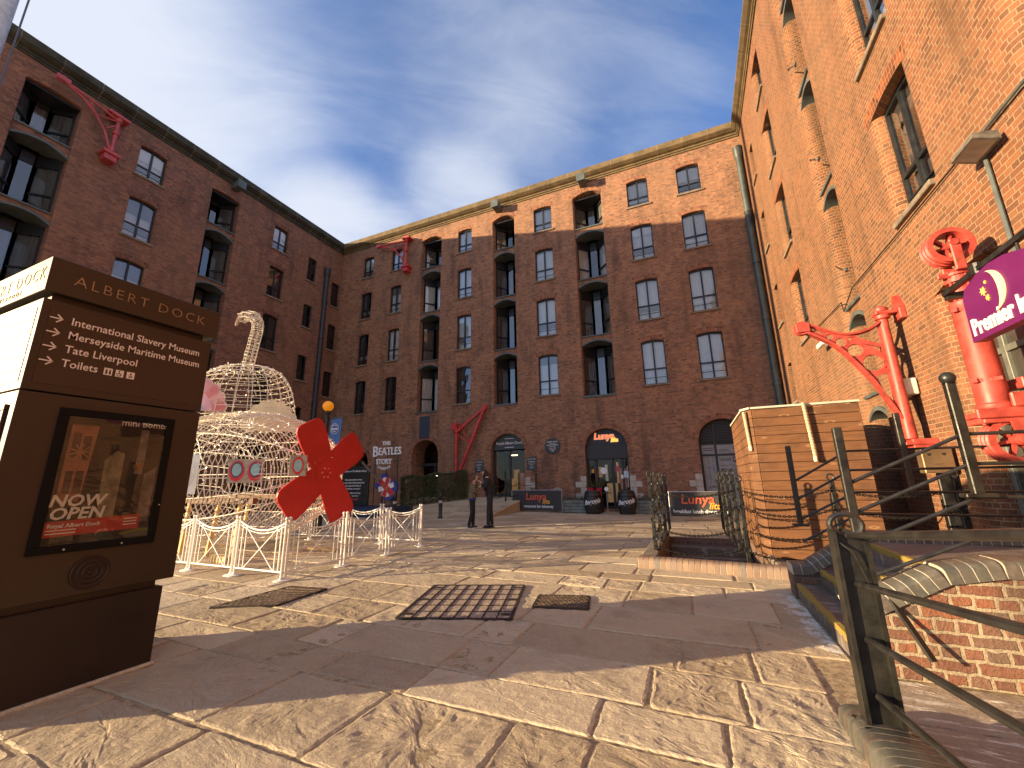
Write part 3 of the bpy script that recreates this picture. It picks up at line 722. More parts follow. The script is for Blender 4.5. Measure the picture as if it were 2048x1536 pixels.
# basement stairwell
sw=thing('basement_stairwell','sunken basement stair pit in the paving, walled in brick','stairwell',(.13,9.4,0))
mb=MB(); a,b,c_,d_=h0-.13,h1-.13,h2-9.4,h3-9.4
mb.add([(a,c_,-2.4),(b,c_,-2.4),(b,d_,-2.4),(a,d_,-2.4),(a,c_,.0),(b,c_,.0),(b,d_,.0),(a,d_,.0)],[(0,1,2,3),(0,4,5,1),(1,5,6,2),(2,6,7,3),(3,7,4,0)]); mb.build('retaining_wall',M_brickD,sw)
mb=MB(); mb.usetone=True
for i in range(10):
    mb.tone=rk.random(); y=d_-.02-i*.30; mb.bbox(a+.02,b-.02,y-.34,y,-.17*(i+1)-.17,-.17*(i+1),.012)
mb.build('stair_flight',M_step,sw)
kt=thing('kerb_wall','low kerb of rounded brown bricks round the basement stair pit','kerb',(0,7.3,0))
c=MB(); m=MB(); c.usetone=True
bullnose(c,m,[(-.98,.16,-.01),(1.06,-.04,-.01)],.30,.17,rk,bl=.085)
c.build('coping',M_brown,kt,smooth=True); m.build('coping_mortar',M_mort,kt,smooth=True)
mb=MB(); mb.bbox(-.98,-.72,.2,3.95,-.01,.13,.02); mb.bbox(1.0,1.1,.2,1.3,-.01,.10,.02); mb.build('side_kerb',M_sill,kt)
# ------------------------------------------------------------------ covers let into the paving
def cover(name,label,quad,style):
    # quad: near-left, near-right, far-right, far-left on the ground
    q=[Vector((a,b,0)) for a,b in quad]; c=sum(q,V(0,0,0))/4; P=lambda s,t:(q[0]*(1-s)*(1-t)+q[1]*s*(1-t)+q[2]*s*t+q[3]*(1-s)*t)-c
    t=thing(name,label,'manhole cover',(c.x,c.y,0))
    Z=.012
    fr=MB(); e=.025
    lx=(q[1]-q[0]).length; ly=(q[3]-q[0]).length
    for (s0,t0,s1,t1) in ((0,0,1,0),(1,0,1,1),(1,1,0,1),(0,1,0,0)):
        fr.bar(P(s0,t0)+V(0,0,Z-.012),P(s1,t1)+V(0,0,Z-.012),.035,.03)
    fr.build('frame',M_rust,t)
    pl=MB(); pl.add([P(0,0)+V(0,0,Z-.004),P(1,0)+V(0,0,Z-.004),P(1,1)+V(0,0,Z-.004),P(0,1)+V(0,0,Z-.004)],[(0,1,2,3)])
    pl.build('plate',M_agg if style=='tray' else M_rustD,t)
    gr=MB()
    if style=='tray':
        for i in range(1,8): gr.bar(P(i/8,.0)+V(0,0,Z-.002),P(i/8,1)+V(0,0,Z-.002),.016,.012)
        for i in range(1,6): gr.bar(P(0,i/6)+V(0,0,Z-.003),P(1,i/6)+V(0,0,Z-.003),.012,.012)
        for s_ in (.06,.94):
            for t_ in (.1,.5,.9): gr.bar(P(s_-.04,t_)+V(0,0,Z-.003),P(s_+.04,t_)+V(0,0,Z-.003),.06,.014)
    else:
        nx,ny=11,8
        for i in range(nx):
            for j in range(ny):
                s_=(i+.5)/nx; t_=(j+.5)/ny; o=(.5/nx)*(j%2)
                if s_+o>.97: continue
                gr.bar(P(s_+o-.036,t_)+V(0,0,Z-.001),P(s_+o+.036,t_)+V(0,0,Z-.001),.055*ly/.7,.012)
    gr.build('grid' if style=='tray' else 'tread_studs',M_rust if style=='tray' else M_stud,t); return t
M_stud=mat('worn_sunlit_iron_studs',(.17,.12,.08),.55,.3,var=.5,scale=14)  # worn metal, with the sunlit look of the studs lightened into its colour
M_rust=mat('dark_cast_iron',(.05,.034,.026),.6,.3,var=.5,scale=9,bump=.004,bscale=70)
M_rustD=mat('dirty_cast_iron',(.03,.024,.02),.8,.0,var=.4,scale=12)
M_agg=mat('exposed_aggregate',(.36,.24,.16),.9,var=.55,scale=60,bump=.012,bscale=60,col2=(.55,.43,.33))
cover('manhole_cover','large square inspection cover with a dark steel grid over brown aggregate',[(-3.04,3.85),(-1.9,4.25),(-2.29,5.59),(-3.45,5.17)],'tray')
cover('manhole_cover','small rectangular studded iron cover to the right of the big gridded one',[(-1.83,4.72),(-1.24,4.86),(-1.34,5.36),(-1.92,5.2)],'stud')
cover('manhole_cover','dark studded iron cover in front of the white barriers',[(-5.36,3.37),(-4.7,3.72),(-4.75,4.5),(-5.35,4.42)],'stud')
# ------------------------------------------------------------------ black railings
def P3(t,*ps): return [Vector(p)-t for p in ps]
def railing_near():
    t=thing('iron_railing','nearest black iron railing post with round rails running out of frame','railing',(.77,3.05,0)); o=V(.77,3.05,0)
    p=MB()
    p.box(-.075,.075,-.012,.012,.1,1.07); p.box(-.083,-.063,-.05,.05,.1,1.09); p.box(.063,.083,-.05,.05,.1,1.09)
    p.bbox(-.12,.12,-.13,.10,.085,.115,.01)
    for sx in(-.09,.09): p.lathe([(.018,.115),(.018,.135),(.008,.14)],(sx,-.09,0),8)
    po=p.build('post',M_blackG,t)
    r=MB(); r.tube([(.085*math.cos(a)*.9,0,1.12+.06*math.sin(a)) for a in [2*pi*i/20 for i in range(20)]],.016,8,closed=True); r.tube([(-.08,-.03,1.05),(.0,-.045,.98),(.05,-.05,.8)],.007,6); r.build('ring_top',M_black,po)
    for z0,sl in ((1.065,.12),(.81,.13),(.53,.135),(.26,.14)):
        m=MB(); m.tube([(-.02,.05,z0-.006),(0,-.04,z0),(0,-2.2,z0+2.2*sl),(0,-4.5,z0+4.5*sl)],.017,10); m.lathe([(.03,-.02),(.035,0),(.02,.03)],(0,.03,z0-.002),10,'y'); m.build('rail',M_black,t)
    return t
M_blackG=mat('worn_green_black_iron',(.010,.010,.009),.4,var=.6,scale=6,col2=(.026,.024,.018),bump=.003,bscale=35)
railing_near()
def railing(name,label,loc,posts,rails,balls=(),brace=None):
    t=thing(name,label,'railing',loc); o=Vector(loc)
    for (x,y,z0,z1,w) in posts:
        m=MB(); m.bbox(x-o.x-w/2,x-o.x+w/2,y-o.y-w/2,y-o.y+w/2,z0,z1,.006); m.bbox(x-o.x-w*1.5,x-o.x+w*1.5,y-o.y-w*.9,y-o.y+w*.9,z0-.005,z0+.025,.006)
        po=m.build('post',M_blackG,t)
        if (x,y) in balls: b=MB(); b.sphere((x-o.x,y-o.y,z1+.03),.05,16,10); b.lathe([(.03,z1-.02),(.045,z1-.01),(.03,z1)],(x-o.x,y-o.y,0),12); b.build('ball_finial',M_black,po,smooth=True)
    for r in rails:
        m=MB(); m.tube(P3(o,*r),.014,8); m.build('rail',M_black,t)
    if brace: m=MB(); m.bar(*P3(o,*brace),.045,.02); m.build('brace',M_black,t)
    return t
railing('iron_railing','black railing with a ball topped post on the sunlit side wall of the steps',(1.13,4.22,.4),
  [(1.13,4.22,.53,1.39,.06),(1.9,4.22,.83,1.70,.06)],
  [[(1.13,4.22,1.33),(1.9,4.22,1.69),(3.55,4.22,1.69)],[(1.13,4.22,1.10),(1.9,4.22,1.47),(3.55,4.22,1.46)],[(1.13,4.22,.86),(1.9,4.22,1.23),(3.55,4.22,1.22)],[(1.13,4.22,.62),(1.9,4.22,.97),(3.55,4.22,.98)]],
  balls={(1.9,4.22)},brace=((1.2,4.1,.56),(1.33,3.93,.18)))
railing('iron_railing','black railing on the shaded wall behind the steps, bending level towards the brick wing',(1.14,6.3,.4),
  [(1.14,6.3,.40,1.38,.055),(2.29,6.3,.77,1.72,.055)],
  [[(1.14,6.3,1.33),(1.75,6.3,1.69),(3.58,6.3,1.69)],[(1.14,6.3,1.11),(1.75,6.3,1.46),(3.58,6.3,1.46)],[(1.14,6.3,.87),(1.75,6.3,1.20),(3.58,6.3,1.20)],[(1.14,6.3,.62),(1.75,6.3,.95),(3.58,6.3,.95)]],brace=((1.16,6.2,.42),(1.3,6.12,.2)))
# ------------------------------------------------------------------ chain fences
def chain(mb,p,q,sag,link=.05,r=.0065):
    p=Vector(p);q=Vector(q); L=(q-p).length; n=max(3,int(L*1.05/(link*.72))); pts=[]
    f=lambda t:p+(q-p)*t-V(0,0,4*sag*t*(1-t))
    for i in range(n):
        a,b=f(i/n),f((i+1)/n); d=(b-a).normalized(); c=(a+b)/2
        s=d.cross(V(0,0,1)); s=s.normalized() if s.length>.01 else V(1,0,0)
        u=s.cross(d)
        w=s if i%2 else u
        mb.tube([c+d*math.cos(k*pi/4)*link*.55+w*math.sin(k*pi/4)*link*.3 for k in range(8)],r,5,closed=True)
def chain_fence(label,loc,posts,spans,levels,z1=1.42):
    t=thing('chain_fence',label,'chain fence',loc); o=Vector(loc)
    for (x,y,z) in posts:
        m=MB(); m.bbox(x-o.x-.032,x-o.x+.032,y-o.y-.03,y-o.y+.03,z,z1-.09,.008)
        m.tube([(x-o.x+.042*math.cos(2*pi*i/14),y-o.y,z1-.045+.05*math.sin(2*pi*i/14)) for i in range(14)],.013,7,closed=True)
        for l in levels: m.tube([(x-o.x+.035*math.cos(2*pi*i/8),y-o.y-.035,l-.01+.03*math.sin(2*pi*i/8)) for i in range(8)],.008,5,closed=True)
        m.build('post',M_blackG,t)
    for a,b in spans:
        for l in levels:
            m=MB(); chain(m,Vector((a[0],a[1]-.035,l-.03))-o,Vector((b[0],b[1]-.035,l-.03))-o,.13 if l<1 else .11); m.build('chain',M_chain,t)
    return t
M_chain=mat('black_chain',(.03,.027,.024),.35,.5,var=.4,scale=20)
LV=(1.22,.95,.61,.30)
LP=[(-.75,7.86),(-.73,8.9),(-.71,10.0),(-.69,11.1)]; RP=[(.56,7.9),(.54,9.0),(.52,10.2),(.5,11.35)]
chain_fence('black posts hung with four rows of chain round the basement stair pit',(0,9.4,.1),[(*p,.1) for p in LP+RP],[(a,b) for a,b in zip(LP,LP[1:])]+[(a,b) for a,b in zip(RP,RP[1:])]+[(LP[0],RP[0])],LV)
EP=[(.64,7.72),(1.92,7.9),(3.35,7.9)]
chain_fence('rows of black chain crossing in front of the timber clad box',(1.92,7.8,.0),[(*p,.0) for p in EP],[(a,b) for a,b in zip(EP,EP[1:])],LV)
DPo=[(-7.75,15.4),(-7.72,16.9),(-7.7,18.4)]
chain_fence('small chain fence up the edge of the entrance ramp',(-7.7,17,.2),[(-7.75,15.4,rz(0,15.4)),(-7.72,16.9,rz(0,16.9)),(-7.7,18.4,rz(0,18.4)),(-6.95,18.7,.0)],[(a,b) for a,b in zip(DPo,DPo[1:])]+[((-7.7,18.4),(-6.95,18.7))],(1.3,.85),z1=1.6)
# ------------------------------------------------------------------ wayfinding totem on the left
def kiosk():
    X0,X1,Y0,Y1=-5.4,-4.2,1.15,2.30
    t=thing('wayfinding_totem','tall bronze brown wayfinding totem listing museums with a lit side panel, in the left foreground','signpost',((X0+X1)/2,(Y0+Y1)/2,0))
    ox,oy=(X0+X1)/2,(Y0+Y1)/2; hx,hy=(X1-X0)/2,(Y1-Y0)/2
    M=mat('bronze_anodised_metal',(.055,.036,.025),.5,.55,var=.12,scale=1.2,bump=.0006,bscale=90)
    Mp=mat('bronze_panel',(.06,.039,.027),.48,.55,var=.1,scale=1.5)
    mb=MB(); mb.bbox(-hx+.03,hx-.015,-hy+.02,hy-.06,0,.585,.006); mb.build('plinth',mat('dark_bronze',(.030,.018,.014),.5,.4,var=.2,scale=2),t)
    mb=MB(); mb.box(-hx+.08,hx-.06,-hy+.06,hy-.1,.585,.65); mb.build('recess',mat('recess_bronze',(.05,.033,.024),.5,.5),t); mb=MB(); mb.box(-hx+.06,hx-.05,-hy+.05,hy-.06,2.755,2.82); mb.build('recess',mat('recess_bronze',(.05,.033,.024),.5,.5),t)
    mb=MB(); mb.bbox(-hx+.01,hx+.015,-hy+.0,hy-.045,-.01,.018,.008); mb.build('mortar_bed',M_mort,t)
    mb=MB(); mb.bbox(-hx,hx,-hy,hy,.64,2.065,.004); mb.build('lower_body',M,t)
    mb=MB(); mb.bbox(-hx,hx,-hy,hy,2.075,2.755,.004); mb.build('upper_body',M,t)
    mb=MB(); mb.bbox(-hx-.02,hx+.012,-hy-.012,hy+.03,2.81,3.08,.004)
    hd=mb.build('header',M,t)
    F=lambda y,z,d=0.0:(lambda a,b,c:(hx+.012+d+c,y-oy+a,z+b))
    tx=MB(); tx.text('ALBERT DOCK',.118,F(1.74,2.94),.004,-.002,space=1.25); tx.build('engraved_lettering',mat('brushed_bronze_letters',(.34,.25,.18),.35,.7),hd)
    L=lambda x,z:(lambda a,b,c:(x-ox+a,-hy-.012-c,z+b))
    tx=MB(); tx.text('ALBERT DOCK',.152,L(-4.83,2.955),.004,-.003,space=1.25); tx.text('LIVERPOOL',.06,L(-4.83,2.86),.004,-.001,space=1.8); tx.build('engraved_lettering',mat('dark_engraved_letters',(.10,.06,.035),.5,.3),hd)
    # right-facing list of places
    Q=lambda y,z,d=.0:(lambda a,b,c:(hx+.004+d+c,y-oy+a,z+b))
    pl=MB(); pl.box(hx+.0005,hx+.003,-hy+.045,hy-.045,2.13,2.70); pn=pl.build('list_panel',Mp,t)
    for i,s in enumerate(('International Slavery Museum','Merseyside Maritime Museum','Tate Liverpool','Toilets')):
        z=2.622-.108*i; tx=MB()
        tx.text(s,.083,Q(1.315,z),.002,.0004,align='LEFT',sx=.90)
        y=1.235
        tx.bar((hx+.005,y-.035-oy,z),(hx+.005,y+.03-oy,z),.008,.003,upv=(1,0,0)); tx.bar((hx+.005,y+.002-oy,z+.03),(hx+.005,y+.034-oy,z-.001),.008,.003,upv=(1,0,0)); tx.bar((hx+.005,y+.002-oy,z-.03),(hx+.005,y+.034-oy,z+.001),.008,.003,upv=(1,0,0))
        tx.build('lettering',mat('pale_pink_lettering',(.80,.68,.62),.5,var=.02),pn)
    sq=MB(); dk=MB()
    for k in range(3):
        y=1.585+.072*k; z=2.296; sq.box(hx+.0035,hx+.006,y-oy-.026,y-oy+.026,z-.028,z+.028)
        a=y-oy
        if k==0:
            for s in(-.011,.011): dk.box(hx+.0065,hx+.0075,a+s-.006,a+s+.006,z-.02,z+.008); dk.lathe([(.005,0),(.005,.001)],(hx+.0065,a+s,z+.015),8,'x')
        elif k==1:
            dk.lathe([(.005,0),(.005,.001)],(hx+.0065,a-.004,z+.018),8,'x'); dk.box(hx+.0065,hx+.0075,a-.007,a-.001,z-.004,z+.012); dk.box(hx+.0065,hx+.0075,a-.007,a+.012,z-.006,z-.001); dk.box(hx+.0065,hx+.0075,a+.007,a+.012,z-.018,z-.004)
            dk.tube([(hx+.007,a-.004+.013*math.cos(q),z-.008+.013*math.sin(q)) for q in [pi*.8+pi*1.1*i/10 for i in range(11)]],.0025,5)
        else:
            dk.lathe([(.007,0),(.007,.001)],(hx+.0065,a,z+.012),8,'x'); dk.box(hx+.0065,hx+.0075,a-.013,a+.013,z-.006,z-.001); dk.box(hx+.0065,hx+.0075,a-.012,a+.012,z-.018,z-.011)
    sq.build('toilet_symbol_tiles',mat('pale_pink_lettering',(.8,.68,.62)),pn); dk.build('toilet_symbols',M_black,pn)
    # poster case
    fr=MB(); y0,y1,z0,z1=1.37,2.10,.95,1.975; w=.055
    for a,b,c,d in ((y0,y1,z0,z0+w),(y0,y1,z1-w,z1),(y0,y0+w,z0+w,z1-w),(y1-w,y1,z0+w,z1-w)): fr.bbox(hx-.002,hx+.022,a-oy,b-oy,c,d,.004)
    pc=fr.build('poster_case',mat('black_poster_frame',(.006,.005,.005),.7,.0,spec=.15),t)
    def poly(mb,pts,d): mb.prism([(a-oy,b) for a,b in pts],hx+d,hx+d+.0012,lambda a,b,c:(c,a,b))
    bk=MB(); bk.box(hx-.001,hx+.001,y0+.04-oy,y1-.04-oy,z0+.04,z1-.04); pp=bk.build('poster',mat('poster_dark',(.035,.025,.02),.6,var=.6,scale=7),pc)
    a=MB(); poly(a,[(1.455,1.30),(1.455,1.86),(1.61,1.86),(1.58,1.30)],.0015); a.build('printed_facade',mat('poster_pink_wall',(.33,.15,.10),.6,var=.3,scale=8),pp)
    a=MB(); poly(a,[(1.475,1.62),(1.475,1.80),(1.52,1.80),(1.52,1.62)],.003); poly(a,[(1.535,1.60),(1.535,1.78),(1.58,1.78),(1.58,1.60)],.003); poly(a,[(1.475,1.36),(1.475,1.52),(1.515,1.52),(1.515,1.36)],.003); poly(a,[(1.53,1.36),(1.53,1.52),(1.575,1.52),(1.575,1.36)],.003); a.build('printed_windows',mat('poster_brown',(.09,.05,.045),.6,var=.4,scale=9),pp)
    a=MB(); poly(a,[(1.70,1.1),(1.68,1.60),(1.74,1.68),(1.80,1.66),(1.80,1.1)],.0015); a.build('printed_path',mat('poster_stone',(.27,.24,.16),.6,var=.35,scale=14),pp)
    a=MB(); poly(a,[(1.88,1.5),(1.88,1.86),(1.935,1.86),(1.935,1.5)],.0015); poly(a,[(1.95,1.12),(1.95,1.5),(2.03,1.56),(2.03,1.12)],.0015); a.build('printed_pillar',mat('poster_steel',(.2,.17,.16),.6,var=.5,scale=9),pp)
    a=MB(); 
    for (yy,zz,r) in ((1.53,1.66,.06),(1.90,1.56,.035)):
        for k in range(9): a.tube([(hx+.004,yy-oy,zz),(hx+.004,yy-oy+r*math.cos(k*.7),zz+r*math.sin(k*.7))],.006,5)
    a.build('printed_flowers',mat('poster_gold',(.45,.24,.12),.6,var=.3),pp)
    a=MB(); poly(a,[(1.42,1.06),(1.42,1.165),(1.975,1.185),(1.975,1.075)],.003); a.build('printed_band',mat('poster_red',(.5,.05,.035),.5,var=.1),pp)
    a=MB(); a.text('NOW',.115,Q(1.575,1.305,.0035),.001,.003,shear=.15); a.text('OPEN',.115,Q(1.585,1.215,.0035),.001,.003,shear=.15)
    a.text('Royal Albert Dock',.038,Q(1.44,1.135,.0055),.001,.001,align='LEFT'); 
    for k in range(2): a.bar((hx+.006,1.44-oy,1.105-.022*k),(hx+.006,1.60-oy,1.107-.022*k),.008,.002,upv=(1,0,0))
    for k in range(3): a.bar((hx+.006,1.87-oy,1.155-.022*k),(hx+.006,1.955-oy,1.157-.022*k),.008,.002,upv=(1,0,0))
    a.text('mini bombs',.07,Q(1.90,1.905,.0035),.001,.001); a.build('poster_lettering',M_ltxt,pp)
    gl=MB(); gl.add([(hx+.014,y0+.05-oy,z0+.05),(hx+.014,y1-.05-oy,z0+.05),(hx+.014,y1-.05-oy,z1-.05),(hx+.014,y0+.05-oy,z1-.05)],[(0,1,2,3)]); gl.build('pane',glassmat('poster_glass',(.9,.9,.9),.55),pc)
    bo=MB()
    for y,z in ((1.55,.972),(1.88,.972),(2.085,1.25)): bo.lathe([(.008,.02),(.006,.027)],(hx,y-oy,z),10,'x')
    bo.build('lock_bolt',mat('steel_bolt',(.6,.58,.55),.3,.9),pc)
    em=MB()
    for r in (.105,.072,.04):
        em.tube([(hx+.003,1.73-oy+r*math.cos(2*pi*i/36),.79+r*math.sin(2*pi*i/36)) for i in range(36)],.010,6,closed=True)
    em.lathe([(.12,-.002),(.118,.002)],(hx,1.73-oy,.79),40,'x')
    for a_ in range(4): em.tube([(hx+.003,1.73-oy+.012*math.cos(a_*pi/2),.79+.012*math.sin(a_*pi/2)),(hx+.003,1.73-oy+.03*math.cos(a_*pi/2+.5),.79+.03*math.sin(a_*pi/2+.5))],.006,6)
    em.build('round_emblem',mat('dark_relief_bronze',(.04,.026,.02),.4,.6),t)
    # side facing the sun
    s=MB()
    for k in range(6): s.box(-hx+.06,hx-.06,-hy-.004,-hy+.001,2.13+.095*k,2.13+.095*k+.088)
    s.build('slatted_panel',Mp,t)
    s=MB(); 
    for a,b,c,d in ((-.42,.5,1.0,1.04),(-.42,.5,1.93,1.97),(-.42,-.38,1.04,1.93),(.46,.5,1.04,1.93)): s.bbox(a,b,-hy-.02,-hy+.001,c,d,.004)
    sc_=s.build('map_case',Mp,t); s=MB(); s.box(-.38,.46,-hy-.004,-hy+.0,1.04,1.93); s.build('map_sheet',mat('faded_map',(.55,.52,.42),.5,var=.3,scale=12,col2=(.42,.46,.4)),sc_)
    return t
kiosk()
# ------------------------------------------------------------------ light sculpture in the shape of a submarine
def sculpture():
    cx,cy,cz=-10.,6.35,1.6; A,Rr=3.0,1.5
    t=thing('light_sculpture','big wire frame submarine wrapped in unlit fairy lights with a red propeller','sculpture',(cx,cy,0))
    Mw=mat('cream_light_wire',(.80,.72,.58),.6,var=.2,scale=20); Mb=mat('fairy_light_bulb',(.85,.80,.70),.3,var=.1)
    rnd=random.Random(21); bulbs=MB()
    def bulb(p,n=1):
        for _ in range(n):
            d=V(rnd.gauss(0,1),rnd.gauss(0,1),rnd.gauss(0,1)).normalized(); q=Vector(p)
            e=q+d*.045; o=d.orthogonal()*.009; o2=d.cross(o).normalized()*.009
            bulbs.add([q+o,q-o,q+o2,q-o2,e],[(0,2,4),(2,1,4),(1,3,4),(3,0,4)])
    def rad(x):
        u=x/A; e=2.4
        return Rr*max(0,1-abs(u)**e)**(1/e)*(1-.06*(u>0)*u)
    hf=MB()
    xs=[-A*.985+2*A*.985*i/44 for i in range(45)]
    for i,x in enumerate(xs):
        r=rad(x)
        if r<.15: continue
        n=40; hf.tube([(x+.015*math.sin(k*2.1+i),r*math.cos(2*pi*k/n),cz+r*math.sin(2*pi*k/n)) for k in range(n)],.014 if i%6==0 else .0095,4,closed=True)
        for k in range(40):
            a=rnd.uniform(0,2*pi); bulb((x,r*math.cos(a),cz+r*math.sin(a)))
    for k in range(20):
        a=2*pi*k/20
        pts=[(x,rad(x)*math.cos(a),cz+rad(x)*math.sin(a)) for x in xs]
        hf.tube(pts,.015 if k%4==0 else .009,4)
        if .1<a<pi-.1:
            for p in pts:
                for _ in range(3): bulb((p[0]+rnd.uniform(-.06,.06),p[1],p[2]))
    # loose cable draped over the top
    for k in range(26):
        x0=rnd.uniform(-2.6,2.5); a0=rnd.uniform(.15,pi-.15); pts=[]
        for j in range(16):
            x=x0+.09*j*rnd.choice((1,1,1,.4)); a=a0+.07*j*(1 if k%2 else -1)
            if abs(x)>A*.97: break
            r=rad(x)+.01; pts.append((x,r*math.cos(a),cz+r*math.sin(a)))
        if len(pts)>3:
            hf.tube(pts,.006,4)
            for p in pts: bulb(p,2)
    hf.build('hull_frame',Mw,t)
    # conning tower
    tf=MB(); tr,th,z0=1.38,1.5,2.75
    pr=lambda s:(tr*math.cos(s*pi/2)**.55 if s<1 else 0.0, z0+th*math.sin(s*pi/2)**1.0)
    for k in range(22):
        a=2*pi*k/22; tf.tube([(pr(s)[0]*math.cos(a)*1.05,pr(s)[0]*math.sin(a)*.75,pr(s)[1]) for s in [i/12 for i in range(12)]],.009,4)
    for i in range(13):
        s=i/13; r,z=pr(s)
        tf.tube([(r*math.cos(2*pi*k/36)*1.05,r*math.sin(2*pi*k/36)*.75,z) for k in range(36)],.006,4,closed=True)
        for k in range(46): a=rnd.uniform(0,2*pi); bulb((r*math.cos(a)*1.05,r*math.sin(a)*.75,z+rnd.uniform(-.04,.04)))
    tf.build('tower_frame',Mw,t)
    # periscope
    pf=MB(); path=[V(.05,0,4.2),V(.10,0,4.55),V(.17,0,4.9),V(.23,0,5.2),V(.23,-.02,5.42),V(.12,-.05,5.58),V(-.08,-.08,5.63),V(-.3,-.12,5.60)]
    rp=.13
    fr=[]
    for i,p in enumerate(path):
        d=(path[min(i+1,7)]-path[max(0,i-1)]).normalized(); u=V(0,1,0); w=d.cross(u).normalized(); u=w.cross(d); fr.append((p,u,w))
    for k in range(7): pf.tube([p+u*rp*math.cos(2*pi*k/7)+w*rp*math.sin(2*pi*k/7) for p,u,w in fr],.009,4)
    for i in range(7):
        for s in (0,.25,.5,.75):
            p=fr[i][0].lerp(fr[i+1][0],s);u=fr[i][1];w=fr[i][2]
            pf.tube([p+u*rp*math.cos(2*pi*k/12)+w*rp*math.sin(2*pi*k/12) for k in range(12)],.006,4,closed=True)
            for _ in range(7): a=rnd.uniform(0,2*pi); bulb(p+u*rp*math.cos(a)+w*rp*math.sin(a))
    pe=pf.build('periscope',Mw,t)
    d=MB(); d.lathe([(.17,-.02),(.175,0),(.17,.02)],(0,0,0),24,'x')
    dm=d.build('lens_disc',mat('pale_pink_board',(.66,.50,.40),.7,var=.15),pe); dm.location=(-.36,-.14,5.56); dm.rotation_euler=(0,.25,.95)
    bo=bulbs.build('fairy_lights',Mb,t); bo['kind']='stuff'
    # red propeller at the stern
    def blade(a):
        ca,sa=math.cos(a),math.sin(a); out=[]
        L,w0,w1=1.13,.24,.34
        pl=[(0.05,-w0),(.35,-.29),(.75,-w1),(.98,-w1*1.0)]+[(L-.16+.16*math.cos(q),-(w1-.16)+.16*math.sin(q)) for q in (-1.1,-.6,-.1)]
        pl+= [(x,-y) for x,y in pl[::-1]]
        return [(x*ca-y*sa,x*sa+y*ca) for x,y in pl]
    Mr=mat('red_painted_board',(.47,.012,.010),.5,var=.12,scale=1.6)
    pm=thing_part=None
    hub=MB(); hub.lathe([(.02,-.03),(.25,-.025),(.25,.025),(.02,.03)],(3.0,-.0,1.62),28,'x')
    hb=hub.build('propeller',Mr,t)
    for k,a in enumerate((118,38,217,-58)):
        m=MB(); m.prism(blade(R_(a)),-.015+.002*k,.015+.002*k,lambda x,y,d:(3.0+d,x,1.62+y)); m.build('blade',Mr,hb,fix=True)
    bm_=MB()
    for k in range(6): bm_.lathe([(.018,.0),(.012,.02)],(3.025,.1*math.cos(k*pi/3),1.62+.1*math.sin(k*pi/3)),8,'x')
    bm_.build('bolt',mat('pink_bolt',(.7,.3,.28),.5),hb)
    # stern cone of lights behind the propeller
    # portholes on the near side
    Mpl=mat('bare_plywood_disc',(.40,.36,.29),.75,var=.2,scale=10)
    def plate(pos,ang,kids,w,h):
        c,s=math.cos(ang),math.sin(ang)      # plate faces (s,-c)
        fn=lambda a,b,d:(pos[0]-cx+a*c+d*s,pos[1]-cy+a*s-d*c,pos[2]+b)
        m=MB(); m.prism([(-w/2,-h/2),(w/2,-h/2),(w/2,h/2),(-w/2,h/2)],0,.012,fn); p=m.build('porthole_board',Mpl,t,fix=True)
        return fn,p
    fn,p=plate((-7.8,5.22,1.66),R_(48),None,.58,.44)
    for o,off in ((-.15,(.02,-.02)),(.15,(-.05,-.06))):
        red=MB();cy_=MB()
        red.prism([(o+.125*math.cos(2*pi*k/24),.19*math.sin(2*pi*k/24)) for k in range(24)],.013,.018,fn)
        cy_.prism([(o+.0+.098*math.cos(2*pi*k/24),.02+.145*math.sin(2*pi*k/24)) for k in range(24)],.0185,.022,fn)
        red.build('red_ring',mat('coral_red_paint',(.65,.05,.06),.5),p,fix=True); cy_.build('dark_ring',mat('navy_ring_paint',(.10,.08,.16),.5),p,fix=True)
    for o in (-.15,.15): m_=MB(); m_.prism([(o+.075*math.cos(2*pi*k/24),.02+.115*math.sin(2*pi*k/24)) for k in range(24)],.0225,.026,fn); m_.build('blue_disc',mat('turquoise_paint',(.30,.55,.56),.5),p,fix=True)
    # glossy board that throws the sun back
    m=MB(); f2,p2=plate((-8.95,4.86,1.62),R_(33),None,.34,.75)
    p2.data.materials[0]=mat('glossy_white_board',(.8,.78,.72),.12,var=.03)
    m=MB(); m.prism([(.12*math.cos(2*pi*k/24),.24*math.sin(2*pi*k/24)) for k in range(24)],.013,.018,f2); m.build('pale_ring',mat('glossy_cream_paint',(.75,.7,.6),.15),p2,fix=True)
    f3,p3=plate((-7.02,5.7,1.75),R_(60),None,.3,.4); m=MB(); m.prism([(.1*math.cos(2*pi*k/24),.17*math.sin(2*pi*k/24)) for k in range(24)],.013,.018,f3); m.build('red_ring',mat('coral_red_paint',(.65,.05,.06),.5),p3,fix=True); m=MB(); m.prism([(.07*math.cos(2*pi*k/24),.12*math.sin(2*pi*k/24)) for k in range(24)],.0185,.022,f3); m.build('blue_disc',mat('turquoise_paint',(.3,.55,.56),.5),p3,fix=True)
    # half flower boards on the tower
    def rosette(pos,ang,back):
        c,s=math.cos(ang),math.sin(ang); fn=lambda a,b,d:(pos[0]-cx+a*c+d*s,pos[1]-cy+a*s-d*c,pos[2]+b)
        out=[]
        n=9
        for i in range(n*6+1):
            a=pi*i/(n*6); r=.56+.045*abs(math.sin(a*n)); out.append((r*math.cos(a),r*math.sin(a)*1.25))
        m=MB(); m.prism([(-.5,-.02)]+out[::-1][0:0]+[(x,y) for x,y in out]+[(-.52,0)],0,.02,fn)
        b=m.build('flower_board',mat('cream_board_back',(.72,.66,.45),.7,var=.1) if back else mat('pale_board_edge',(.75,.62,.5),.7),t,fix=True)
